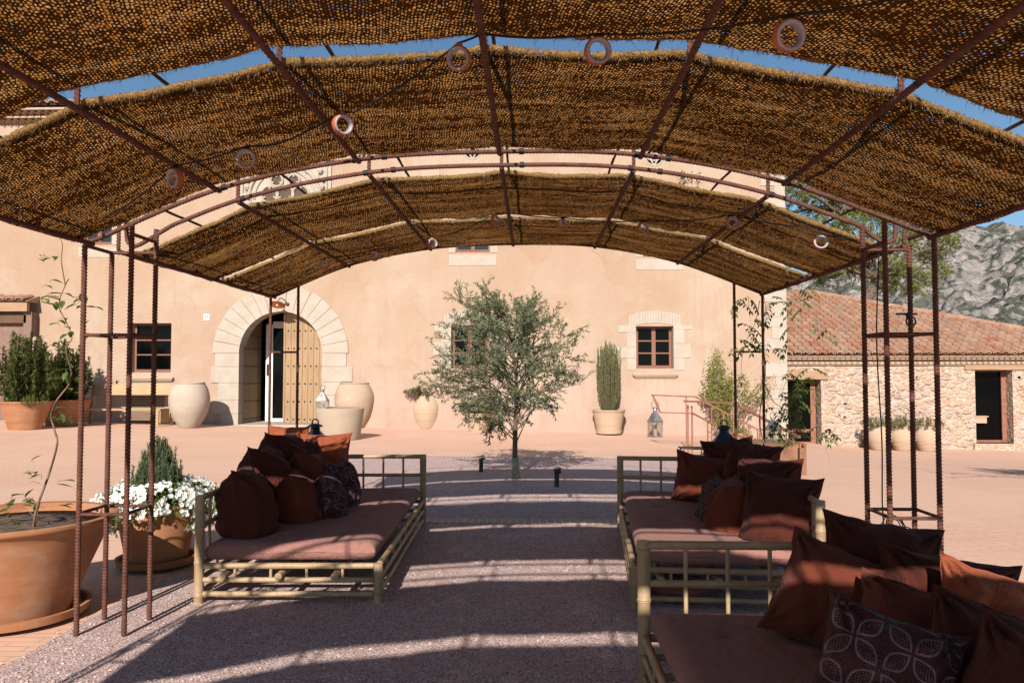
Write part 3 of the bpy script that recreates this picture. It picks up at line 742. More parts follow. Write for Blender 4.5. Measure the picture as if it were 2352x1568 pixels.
# left leaf swung inwards
xl0 = DC-DR+.02; ang = R(84); dx, dy = math.cos(ang), math.sin(ang); LW = 1.12
mb = MB(); npl = 6; st = MB()
for k in range(npl):
    a = LW*k/npl+.004; b = LW*(k+1)/npl-.004
    pa, pb = (xl0+a*dx, HY+.3+a*dy), (xl0+b*dx, HY+.3+b*dy)
    ta, tb = arch_top(DC-DR+a+.05)-.02, arch_top(DC-DR+b+.05)-.02
    mb.prism([(pa[0],pa[1],floor_z+.01),(pb[0],pb[1],floor_z+.01),(pb[0],pb[1],tb),(pa[0],pa[1],ta)], (-.05*dy,.05*dx,0))
    m = (pa[0]+pb[0])/2+.012*dy, (pa[1]+pb[1])/2-.012*dx
    for z in (.12,.62,1.12,1.62,2.12,2.5):
        if floor_z+z < ta-.1: st.box((m[0]-.018,m[1]-.02,floor_z+z-.018),(m[0]+.018,m[1]+.01,floor_z+z+.018))
dl = mb.build('door', M['door'], house); st.build('studs', M['iron'], dl)
mb = MB(); yg = HY+1.25
xa, xb, xc = P(611,800,yg).x, P(627,800,yg).x-.03, P(650,800,yg).x
mb.box((xa, yg, floor_z), (xb+.03, yg+.06, arch_top(xa+.3)-.15)); mb.box((xb+.03, yg, floor_z+2.75), (xc+.1, yg+.06, floor_z+2.95)); mb.box((xb+.03, yg+.002, floor_z), (xc+.1, yg+.058, floor_z+.09)); mb.box((xc+.06, yg+.003, floor_z+.09), (xc+.1, yg+.057, floor_z+2.75))
gd = mb.build('glazed_door', M['white'], house)
mb = MB(); mb.box((xb+.03, yg+.02, floor_z+.09), (xc+.06, yg+.03, floor_z+2.75)); mb.build('pane', M['glass_dark'], gd)
mb = MB(); mb.tube([(xb-.03, yg-.05, floor_z+.9), (xb-.03, yg-.05, floor_z+1.7)], .012, 8); mb.build('handle', M['zinc'], gd)
mb = MB(); mb.box((xa+.03, yg-.02, floor_z+1.35), (xa+.14, yg-.002, floor_z+1.68)); mb.build('entry_panel', M['screen'], gd)
mb = MB(); mb.box((DC-DR-.0, HY-.25, gz(DC,HY)-.1), (DC+DR+.0, HY+2.2, floor_z)); mb.build('doorstep', M['lime'], house)
# louvred vent behind the bench
mb = MB(); a, b, c, d = vent; n = 17
mb.box((a-.03,HY-.012,c-.03),(a,HY+.01,d+.03)); mb.box((b,HY-.012,c-.03),(b+.03,HY+.01,d+.03))
for k in range(n):
    z = c+(d-c)*k/(n-1); mb.box((a,HY-.03,z-.011),(b,HY-.004,z+.011))
vn = mb.build('vent', M['terra_cream'], house); mb = MB(); mb.box((a,HY-.003,c-.01),(b,HY-.0005,d+.01)); mb.build('vent_shade', M['dark'], vn)  # black sheet on solid wall paints the shade behind the slats
# street number tile
c = P(474, 728, HY-.02); mb = MB(); mb.box((c.x-.085, HY-.018, c.z-.085), (c.x+.085, HY-.001, c.z+.085))
nt_ = thing('number_tile', (c.x, HY-.02, c.z-.085), 'small white enamel tile with house number 44 left of the arched door', 'number tile'); mb.build('tile', M['white'], nt_)
tc = bpy.data.curves.new('number', 'FONT'); tc.body = '44'; tc.size = .105; tc.extrude = .002; tc.align_x = 'CENTER'; tc.align_y = 'CENTER'
to = bpy.data.objects.new('tmp_number', tc); col.objects.link(to); dg = bpy.context.evaluated_depsgraph_get(); me = bpy.data.meshes.new_from_object(to.evaluated_get(dg)); bpy.data.objects.remove(to)
me.materials.clear(); me.materials.append(M['ink']); no = bpy.data.objects.new('number', me); col.objects.link(no); no.parent = nt_; no.location = (0, -.002, .09); no.rotation_euler = (R(90), 0, 0)

# ---- roof tile generator
def tile_roof(mb, x0, x1, y0, z0, slope, rows, pitch=.235, rl=.36, keep=None, jit=.012, seg=6):
    cs, sn = math.cos(slope), math.sin(slope); n = int((x1-x0)/pitch)
    for i in range(n):
        xc = x0+pitch*(i+.5)
        for j in range(rows):
            s0 = j*rl-.05; y = y0+s0*cs
            if keep and not keep(xc, y): continue
            jx = random.uniform(-jit, jit); jz = random.uniform(0, jit); L = rl+.07; b = len(mb.v); ja = random.uniform(-.02,.02)
            for e in (0, 1):
                ss = s0+e*L; r = pitch*(.45-.06*e)
                for k in range(seg+1):
                    a = PI*k/seg; lift = (.05 if e == 0 else .008)+r*.72*math.sin(a)+jz
                    mb.v.append(Vector((xc+jx+ja*e-r*math.cos(a), y0+ss*cs-lift*sn, z0+ss*sn+lift*cs)))
            for k in range(seg): mb.f.append([b+k, b+k+1, b+seg+2+k, b+seg+1+k])
            b2 = len(mb.v)      # thickness at the lower lip
            for k in range(seg+1):
                a = PI*k/seg; q = mb.v[b+k]; r = pitch*.38; lift = .022+r*.66*math.sin(a)+jz
                mb.v.append(Vector((xc+jx-r*math.cos(a), y0+s0*cs-lift*sn, z0+s0*sn+lift*cs)))
            for k in range(seg): mb.f.append([b+k, b2+k, b2+k+1, b+k+1])
# main roof of the farmhouse
mb = MB(); tile_roof(mb, HX0-.4, HX1+.4, HY-.5, HTOP+.12, R(17), 8, .26, .42)
mb.poly([(HX0-.4,HY-.48,HTOP+.10),(HX1+.4,HY-.48,HTOP+.10),(HX1+.4,HY+6,HTOP+2.05),(HX0-.4,HY+6,HTOP+2.05)]); mb.poly([(HX0-.4,HY+12.4,HTOP+.1),(HX0-.4,HY+6,HTOP+2.05),(HX1+.4,HY+6,HTOP+2.05),(HX1+.4,HY+12.4,HTOP+.1)])
rf = mb.build('roof', M['tile'], house)
mb = MB(); mb.box((HX0-.35,HY-.42,HTOP+.0),(HX1+.35,HY+.1,HTOP+.06)); mb.box((HX0-.3,HY-.24,HTOP-.17),(HX1+.3,HY+.1,HTOP-.12))
for r_, (z, yo) in enumerate(((HTOP-.11,-.40),(HTOP-.28,-.22))):
    n = int((HX1-HX0)/.2)
    for k in range(n):
        if HX0+k*.2 > -6: continue
        x = HX0+k*.2; b = len(mb.v); seg = 4
        for e in (0, 1):
            for q in range(seg+1):
                a = PI*q/seg; mb.v.append(Vector((x-.085*math.cos(a), HY+yo+e*.35, z+.1*math.sin(a))))
        for q in range(seg): mb.f.append([b+q, b+q+1, b+seg+2+q, b+seg+1+q])
mb.build('cornice', M['terra_old'], house)

# ---- porch of the left wing
pw = thing('tiled_porch', (-15.6, 20.2, 0), 'low tiled porch roof on dark timber at the left end of the farmhouse', 'porch')
e0 = P(70, 690, 21.1); px1 = e0.x; pz = e0.z
mb = MB(); tile_roof(mb, -20, px1-.02, 21.0, pz-.02, R(20), 1, .26, .42); mb.poly([(-20,21.0,pz-.03),(px1,21.0,pz-.03),(px1,HY,pz+.15),(-20,HY,pz+.15)]); mb.poly([(px1,21.0,pz-.05),(px1,HY,pz-.05),(px1,HY,pz+.16),(px1,21.0,pz+.0)]); mb.build('roof', M['tile'], pw)
mb = MB(); mb.box((-20,21.04,pz-.30),(px1-.06,21.16,pz-.06)); mb.build('beam', M['beam'], pw)
mb = MB(); mb.box((-20,21.2,pz-.62),(px1-.18,21.35,pz-.40)); mb.build('lintel', M['darkwood'], pw)
mb = MB(); mb.box((px1-.25,21.2,-.3),(px1-.02,HY-.005,pz-.31)); mb.box((-20,21.36,.1),(px1-.27,21.42,pz-.63)); mb.build('wall', simple('shaded_plaster', (.22,.14,.11), .9), pw)  # porch shade is mixed into this darker plaster colour
mb = MB(); mb.box((px1-.02, 21.25, -.3),(px1+.08, HY-.005, pz-1.0)); mb.build('corner_post', M['plaster'], pw)

# ================================================================== STONE OUTBUILDING
SY = 22.0
def sx_(px): return P(px, 900, SY).x
def sz(py, px=2080): return P(px, py, SY).z
sb = thing('stone_outbuilding', (12, SY, -.6), 'low rubble stone building with hipped clay tile roof right of the farmhouse', 'outbuilding')
eave = sz(812); wt = sz(836)
d1 = (sx_(1795), sx_(1886), sz(1022,1850), sz(871,1850)); d2 = (sx_(2240), sx_(2326), sz(1018,2280), sz(849,2280))
SX0, SX1 = HX1-.6, 16.6
mb = MB(); wall_cells(mb, SX0, SX1, -1.2, wt, SY, [d1, d2])
reveal(mb, d1, SY, .5); reveal(mb, d2, SY, .305)
mb.poly([(SX1,SY,-1.2),(SX1,SY+6,-1.2),(SX1,SY+6,wt),(SX1,SY,wt)])
# individual stones standing proud around the wall face
random.seed(21)
for k in range(420):
    x = random.uniform(SX0+.7, SX1-.2); z = random.uniform(-.55, wt-.1)
    if any(w[0]-.12 < x < w[1]+.12 and z < w[3]+.25 for w in (d1, d2)): continue
    rx, rz_ = random.uniform(.05,.17), random.uniform(.04,.10); n = random.choice((6,7,8)); b = len(mb.v); a0 = random.random()*6
    for ring, (q, yy) in enumerate(((1,0),(.86,-.022),(.5,-.032))):
        for i in range(n):
            a = a0+2*PI*i/n; mb.v.append(Vector((x+rx*q*math.cos(a)*(1+.18*mnoise.noise(Vector((k,i*2.3,0)))), SY+yy, z+rz_*q*math.sin(a)*(1+.2*mnoise.noise(Vector((k,i*2.3,5)))))))
    for ring in range(2):
        for i in range(n): j = (i+1)%n; mb.f.append([b+ring*n+j, b+ring*n+i, b+(ring+1)*n+i, b+(ring+1)*n+j])
    mb.f.append([b+2*n+i for i in range(n)][::-1])
mb.build('wall', M['rubble'], sb)
random.seed(5)
mb = MB(); tile_roof(mb, SX0-.1, 17.2, SY-.32, eave-.03, R(19.8), 21, .235, .36, keep=lambda x, y: y < 28.2 and x < 10+(28.3-y)*1.064)
EY = SY-.30; zr = eave-.05+(28.3-EY)*math.tan(R(19.8))
mb.poly([(SX0-.1,EY,eave-.05),(17.02,EY,eave-.05),(10,28.3,zr),(SX0-.1,28.3,zr)]); mb.poly([(17.02,EY,eave-.05),(17.02,35,eave-.05),(10,28.3,zr)])
mb.poly([(SX0-.1,28.3,zr),(10,28.3,zr),(17.02,35,eave-.05),(SX0-.1,35,eave-.05)])
hip = [Vector((10,28.3,zr+.06)), Vector((17.02,21.7,eave+.02))]
pts = resample(hip, .35)
for a, b in zip(pts, pts[1:]): mb.tube([a, b+(b-a)*.1], [.10,.12], 8)
mb.build('roof', M['tile'], sb)
mb = MB()
mb.box((SX0,SY-.26,eave-.10),(SX1,SY+.02,eave-.065)); mb.box((SX0,SY-.15,wt+.10),(SX1,SY+.02,wt+.13)); mb.box((SX0,SY-.06,wt-.03),(SX1,SY+.02,wt+.0))
for z, yo, r in ((wt+.001,-.13,.068),(wt+.131,-.24,.068)):
    mb.box((SX0+.01,SY+yo+.035,z+.001),(SX1-.01,SY+.015,z+.088)); n = int((SX1-SX0)/.15)
    for k in range(n):
        x = SX0+.075+k*.15+(.07 if yo < -.2 else 0); b = len(mb.v); seg = 5
        for e in (0, 1):
            for q in range(seg+1):
                a = PI*q/seg; mb.v.append(Vector((x-r*math.cos(a), SY+yo+e*.2, z+.095*math.sin(a))))
        for q in range(seg): mb.f.append([b+q, b+q+1, b+seg+2+q, b+seg+1+q])
mb.build('cornice', M['terra_old'], sb)
for a, b, zt in ((d1[0]-.2, sx_(1902), d1[3]), (sx_(2216), sx_(2368), d2[3])):
    mb = MB(); mb.box((a, SY-.05, zt), (b, SY+.45, min(wt-.035, zt+.24))); mb.build('lintel', M['beam'], sb)
mb = MB(); mb.box((SX0, SY+2.4,-1),(SX1,SY+2.5,wt)); mb.box((SX0,SY+.51,wt-.02),(SX1,SY+2.4,wt)); mb.box((SX0,SY+.51,-1.0),(SX1,SY+2.4,-.62)); mb.build('room_shadow', M['dark'], sb)
for w, xf in ((d1, sx_(1870)), (d2, sx_(2315))):
    mb = MB(); a, b, c, d = w
    mb.box((xf,SY+.30,c),(xf+.14 if w is d1 else d2[1]-.002,SY+.38,d)); mb.box((a,SY+.305,c),(xf,SY+.375,c+.07)); mb.box((a,SY+.305,d-.05),(xf,SY+.375,d))
    if w is d1: mb.box((a,SY+.303,c+.34),(xf,SY+.373,c+.42))
    dd = mb.build('door', M['railing'], sb); mb = MB(); mb.box((a,SY+.33,c+.07),(xf,SY+.335,d-.05)); mb.build('pane', M['glass_dark'], dd)
mb = MB(); mb.box((d2[0]-.1,SY-.1,-.8),(d2[1]+.1,SY+.5,d2[2])); mb.build('doorstep', M['rubble'], sb); mb = MB(); mb.box((d1[0]-.1,SY-.1,-.8),(d1[1]+.1,SY+.5,d1[2])); mb.build('doorstep', M['rubble'], sb)
c = P(2243, 965, SY+.25); mb = MB(); mb.box((d2[0]+.01,SY+.12,c.z+.10),(d2[0]+.42,SY+.30,c.z+.13)); mb.box((d2[0]+.01,SY+.14,c.z-.07),(d2[0]+.38,SY+.28,c.z+.099)); mb.build('counter', M['terra_cream'], sb)

# ================================================================== PERGOLA (ribbed reinforcing bar)
random.seed(11)
JX = [-2.55,-1.81,-1.0,-.185,.62,1.43,2.24]; JZ = [2.255,2.56,2.725,2.765,2.74,2.58,2.27]
def zlin(x):
    x = max(JX[0]-.1, min(JX[-1]+.1, x))
    for i in range(6):
        if x <= JX[i+1] or i == 5:
            return JZ[i]+(JZ[i+1]-JZ[i])*(x-JX[i])/(JX[i+1]-JX[i])
acurve = curve([(x,0,z) for x, z in zip(JX, JZ)], 10)
def zarc(x):
    for a, b in zip(acurve, acurve[1:]):
        if a.x <= x <= b.x: return a.z+(b.z-a.z)*(x-a.x)/(b.x-a.x)
    return zlin(x)
def ribbed(mb, pts, r=.0125, step=.0055, n=8, pitch=.0195, h=.0048, sgn=1):
    def fr(L, a, q): 
        s = math.cos(2*PI*L/pitch+sgn*a)
        return q + h*max(0.0, s)**.7 if s > 0 else q
    mb.tube(resample(pts, step), r, n, fr=fr)
ys_tower = [(1.15,1.45), (4.40,4.69)]
YEND = 7.60
perg = thing('pergola', (-.17, 4.4, 0), 'arched rusty rebar pergola frame with lattice towers and curved ribs over the seating', 'pergola')
def tower(x0, x1, y0, y1, near):
    st = .0048 if near else .008; parts = []
    ylist = [(y0,), ] if y1 is None else [(y0,), (y1,)]
    for (y,) in ylist:
        for x in (x0, x1):
            top = zarc(x) if y1 is None or True else 0
            if near and y == y1 and x == (x1 if x0 < 0 else x0): top += .02
            mb = MB(); ribbed(mb, [(x,y,-.05),(x,y,top)], .0135 if near else .012, st); mb.build('post', M['rust'], perg, smooth=True, angle=50)
    for z in (.69, 1.715) if near else (.70, 1.70):
        segs = [((x0,y0,z),(x1,y0,z))]
        if y1 is not None: segs += [((x0,y1,z),(x1,y1,z)), ((x0,y0,z+.004),(x0,y1,z+.004)), ((x1,y0,z+.004),(x1,y1,z+.004))]
        for s_ in segs:
            mb = MB(); ribbed(mb, s_, .009, .01, 6, h=.0025); mb.build('rung', M['rust'], perg, smooth=True, angle=50)
for y0, y1 in ys_tower:
    nr = y0 > 4
    tower(-2.59, -2.315, y0, y1, nr); tower(1.99, 2.265, y0, y1, nr)
tower(-2.59, -2.315, YEND, None, False); tower(1.975, 2.248, YEND, None, False)
for xa_, xb_ in ((-2.59,-2.315),(1.99,2.265)):
    for s_ in (((xa_,4.40,2.235),(xa_,4.69,2.235)), ((xa_,4.69,2.235),(xb_,4.69,2.235)), ((xb_,4.40,2.30),(xb_,4.69,2.30))):
        mb = MB(); ribbed(mb, s_, .010, .008, 6, h=.0025); mb.build('rung', M['rust'], perg, smooth=True, angle=50)
def archpts(y, up=0.0, x0=-2.59, x1=2.265):
    return [Vector((p.x, y, p.z+up)) for p in acurve]
def upz(x): return zarc(x)+.37
for y0, y1 in ys_tower:
    st = .007 if y0 > 4 else .015
    mb = MB(); pts = archpts(y0); pts = [Vector((-2.59,y0,2.25))]+pts[1:-1]+[Vector((2.265,y0,2.265))]; ribbed(mb, pts, .0125, st, h=.003, sgn=-1); mb.build('arch', M['rust'], perg, smooth=True, angle=50)
    mb = MB(); pts = archpts(y1)
    pts = [Vector((-2.50,y1,2.62)), Vector((-2.50,y1,2.34)), Vector((-2.47,y1,2.29)), Vector((-2.42,y1,2.285))]+[p for p in pts if -2.3 < p.x < 1.98]+[Vector((2.10,y1,2.285)), Vector((2.16,y1,2.29)), Vector((2.185,y1,2.33)), Vector((2.185,y1,2.62))]
    ribbed(mb, curve(pts, 3), .0125, st, h=.003, sgn=-1); mb.build('arch', M['rust'], perg, smooth=True, angle=50)
    mb = MB(); ribbed(mb, [Vector((p.x, y1, upz(p.x))) for p in acurve], .011, .02, 6); mb.build('upper_arch', M['rust'], perg, smooth=True, angle=50)
mb = MB(); ribbed(mb, archpts(YEND), .0125, .01, h=.003); mb.build('arch', M['rust'], perg, smooth=True, angle=50)
mb = MB(); ribbed(mb, [Vector((p.x, YEND-.02, upz(p.x))) for p in acurve if True][2:-2], .010, .02, 6); mb.build('upper_arch', M['rust'], perg, smooth=True, angle=50)
for i, (x, z) in enumerate(zip(JX, JZ)):
    for ya, yb in ((-2.0,1.15), (1.45,4.41), (4.69,YEND+.02)):
        mb = MB(); ribbed(mb, [(x,ya,z-.012),(x,yb,z-.012)], .0125 if ya > 1 else .012, .012, 6); mb.build('purlin', M['rust'], perg, smooth=True, angle=50)
    mb = MB(); ribbed(mb, [(x,-2.0,z+.37),(x,YEND-.02,z+.37)], .008, .02, 6); mb.build('upper_purlin', M['rust'], perg, smooth=True, angle=50)
    for y in (1.45, 3.0, 4.69, 6.3):
        mb = MB(); ribbed(mb, [(x,y,z),(x,y,z+.37)], .010, .006, 6); mb.build('strut', M['rust'], perg, smooth=True, angle=50)
# black wrapping tape at the joints
for y in (4.40, 4.69):
    for x in (-1.02,-.85,-.06,.60,.78,1.45,-1.78):
        z = zarc(x); d = Vector((1,0,(zarc(x+.05)-zarc(x-.05))/.1)).normalized(); mb = MB(); mb.tube([Vector((x,y,z))-d*.014, Vector((x,y,z))+d*.014], .0185, 8); mb.build('joint_tape', M['cable'], perg, smooth=True, angle=50)

# ------------------------------------------------------------------ woven mats
def mat_panel(ya, yb, label, fibres, seed):
    random.seed(seed); mb = MB(); mb.uv = []
    xs = []
    for i in range(6):
        for k in range(10): xs.append((i, k/10))
    xs.append((5, 1.0)); ny = max(10, int((yb-ya)/.05))
    X = []; arc = 0; prev = None
    for i, t in xs:
        x0 = JX[i]-(.06 if i == 0 else 0); x1 = JX[i+1]+(.06 if i == 5 else 0)
        x = x0+(x1-x0)*t; z = zlin(x) + .012 - .010*4*t*(1-t)
        p = Vector((x, 0, z)); arc += (p-prev).length if prev else 0; prev = p; X.append((x, z, arc, t))
    def edge(x, e): return .012*mnoise.noise(Vector((x*2.1, e*7+seed, 0)))+.006*mnoise.noise(Vector((x*9, e*3+seed, 2)))
    def pt(c, v):
        x, z, a, t = c; y = ya+edge(x, 1)+(yb+edge(x, 2)-ya-edge(x, 1))*v
        return Vector((x, y, z+.010*mnoise.noise(Vector((x*3, y*3, seed)))+.006*mnoise.noise(Vector((x*11, y*8, seed)))))
    for j in range(ny+1):
        for c in X:
            q = pt(c, j/ny); mb.v.append(q); mb.uv.append((c[2], q.y))
    n = len(X)
    for j in range(ny):
        for i in range(n-1): a = j*n+i; mb.f.append([a, a+1, a+n+1, a+n])
    c = ((JX[0]+JX[-1])/2, ya, 2.7)
    o = mb.build('woven_mat', M['mat'], None, smooth=True, loc=c)
    tag(o, label, 'mat', 'woven shade mats laid over the pergola')
    rb = MB(); fm = MB()
    for e, v in ((1, 0.0), (2, 1.0)):
        line = [pt(c_, v)+Vector((0,0,.012)) for c_ in X]
        line = resample(line, .012)
        rr = [.0135+.006*mnoise.noise(p*14+Vector((seed,0,0)))+.006*mnoise.noise(p*60) for p in line]
        rb.tube(line, rr, 8)
        if fibres:
            for k in range(fibres):
                p = random.choice(line)+Vector((random.uniform(-.01,.01),0,0)); a = random.uniform(0, 2*PI); q = p+Vector((0, .013*math.cos(a), .013*math.sin(a)))
                d = (q-p).normalized()*random.uniform(.4,1)+Vector((random.uniform(-1,1), 0, random.uniform(-.6,.3)))*.9; d.normalize()
                L = random.uniform(.004,.015)*(2.6 if random.random() < .05 else 1); w = .0012; s_ = d.cross(Vector((.3,1,.2))).normalized()*w
                b = len(fm.v); m_ = q+d*L*.6; fm.v += [q-s_, q+s_, m_+s_*.7, q+d*L+Vector((0,0,-L*.3)), m_-s_*.7]; fm.f += [[b,b+1,b+2,b+4],[b+4,b+2,b+3]]
    rb.build('rolled_edge', M['fibre'], o, smooth=True)
    if fibres: fm.build('frayed_fibres', M['fibre'], o)
    # lashings on the outer rods
    lb = MB()
    for x in (JX[0], JX[-1]):
        for y in [ya+.05+(yb-ya-.1)*k/3 for k in range(4)]:
            z = zlin(x); ring = [(x+.022*math.cos(2*PI*k/10), y, z+.004+.022*math.sin(2*PI*k/10)) for k in range(10)]
            for q in (-.012, .0, .012): lb.tube([(a, b_+q, c_) for a, b_, c_ in ring], .005, 5, closed=True)
    lb.build('lashing', M['rust'], o, smooth=True)
mat_panel(-1.80, -.38, 'woven esparto shade mat overhead, furthest back towards the viewer', 0, 1)
mat_panel(-.16, .96, 'woven esparto shade mat overhead behind the near sunlit gap', 0, 2)
mat_panel(1.60, 2.88, 'woven esparto mat nearest the viewer, cut by the top of the photo', 4200, 3)
mat_panel(3.05, 4.32, 'broad woven esparto mat from the sky gap to the near rebar arch', 7000, 4)
mat_panel(4.96, 6.22, 'woven esparto mat just beyond the double rebar arch', 3000, 5)
mat_panel(6.39, 7.58, 'farthest woven esparto mat ending at the last arch above the doorway side', 2600, 6)

# ------------------------------------------------------------------ ring lamps on a cable
def ring_lamp(px, py, D, yaw_, tilt, label, red=False):
    c = P(px, py, D); root = thing('ring_pendant', c+Vector((0,0,.055)), label, 'ring pendant', 'round ceramic ring pendants on the cables')
    ro, ri, hl = .046, .031, .016; n = 36
    Mx = Matrix.Rotation(R(yaw_), 3, 'Z') @ Matrix.Rotation(R(tilt), 3, 'X')
    def lay(prof):
        mb = MB(); m = len(prof)
        for r, y in prof:
            for k in range(n): a = 2*PI*k/n; mb.v.append(c+Mx @ Vector((r*math.cos(a), y, r*math.sin(a))))
        for i in range(m-1):
            for k in range(n): k2 = (k+1) % n; mb.f.append([i*n+k, i*n+k2, (i+1)*n+k2, (i+1)*n+k])
        return mb
    lay([(ro-.003,-hl),(ro-.006,-hl-.003),(ri+.004,-hl-.002),(ri,-hl+.003),(ri-.001,0),(ri,hl-.003),(ri+.004,hl+.002),(ro-.006,hl+.003)]).build('ring', M['ring'], root, smooth=True)
    lay([(ro-.003,-hl+.0005),(ro,-hl+.005),(ro+.001,0),(ro,hl-.005),(ro-.006,hl+.003)]).build('outer_band', M['ringclay'], root, smooth=True)
    mb = MB(); mb.lathe([(.013,.040),(.015,.044),(.013,.056),(.006,.062),(.0,.062)], c, 12); mb.build('cap', M['ringclay'] if red else M['cable'], root, smooth=True)
    return c+Vector((0,0,.06))
A = [ring_lamp(1812,83,2.20,8,14,'rightmost near ring pendant, large, high against the first mat'), ring_lamp(1373,118,2.62,10,12,'large ring pendant overlapping the strip of blue sky'),
     ring_lamp(1054,135,2.85,-14,14,'ring pendant with red cap just left of the centre purlin', True), ring_lamp(787,287,3.30,40,10,'pale turned ring pendant touching the second purlin from the left', True),
     ring_lamp(566,366,3.46,6,8,'ring pendant above the carved gothic window'), ring_lamp(402,410,3.50,-30,8,'leftmost near ring pendant beside the left purlin')]
def cable(pts, name, label, sag=.03):
    out = []
    for a, b in zip(pts, pts[1:]):
        a, b = Vector(a), Vector(b)
        for k in range(10): t = k/10; q = a.lerp(b, t); q.z -= sag*4*t*(1-t)*min(1,(b-a).length); out.append(q)
    out.append(Vector(pts[-1])); mb = MB(); mb.tube(out, .0042, 6)
    return tag(mb.build(name, M['cable'], smooth=True, loc=out[0]), label, 'cable')
cable([P(2200,-40,2.0), A[0], A[1], P(1106,78,2.86), A[2], P(812,258,3.25), A[3], P(640,330,3.4), A[4], A[5], P(250,495,3.9)], 'lamp_cable', 'black cable carrying the near ring pendants under the mats')
B = [ring_lamp(1885,557,4.90,-8,-8,'rightmost far ring pendant near the right tower'), ring_lamp(1682,512,5.35,6,-8,'far ring pendant second from the right'), ring_lamp(1477,524,5.95,26,-6,'far ring pendant third from the right, turned sideways'),
     ring_lamp(1293,517,6.10,0,-8,'far ring pendant just right of the centre purlin'), ring_lamp(1138,508,6.10,48,-4,'far ring pendant with red cap left of the centre purlin', True), ring_lamp(993,560,6.55,36,-4,'white faced far ring pendant hanging at the last arch', True),
     ring_lamp(860,588,6.9,28,-4,'small far ring pendant above the door arch'), ring_lamp(745,608,7.0,20,-4,'leftmost far ring pendant in front of the last arch')]
cable([P(1960,548,4.72), B[0], P(1840,520,4.95), B[1], B[2], B[3], P(1165,487,6.2), B[4], P(1010,545,6.5), B[5], B[6], B[7], P(660,650,7.3)], 'lamp_cable', 'black cable carrying the far ring pendants')
# power cable down the right tower and the coil at its foot, small bracket with ring
pts = curve([(2.10,4.71,2.3),(2.08,4.73,1.7),(2.095,4.72,1.1),(2.10,4.74,.7),(2.12,4.75,.5)], 10)
for k in range(60): a = k*.62; pts.append(Vector((2.16+.06*math.cos(a)+.03*math.sin(k*.13), 4.72+.03*math.sin(a*.7), .55+.11*math.sin(a)*(.6+.4*math.sin(k*.31)))))
mb = MB(); mb.tube(pts, .004, 6); tag(mb.build('power_cable', M['cable'], smooth=True, loc=pts[0]), 'thin black power cable coiled low on the right tower', 'cable')
c = P(2092, 738, 4.72); mb = MB(); mb.tube([c+Vector((.028*math.cos(2*PI*k/20),0,.028*math.sin(2*PI*k/20))) for k in range(20)], .005, 6, closed=True)
d = P(2082, 721, 4.72); mb.box(d-Vector((.062,.006,.006)), d+Vector((.062,.006,.006))); mb.tube([d+Vector((0,0,0)), c-Vector((.02,0,-.02))], .007, 6)
tag(mb.build('hook_bracket', M['iron'], smooth=True, loc=c, angle=40), 'small black bracket with a ring clamped to the right tower', 'bracket')

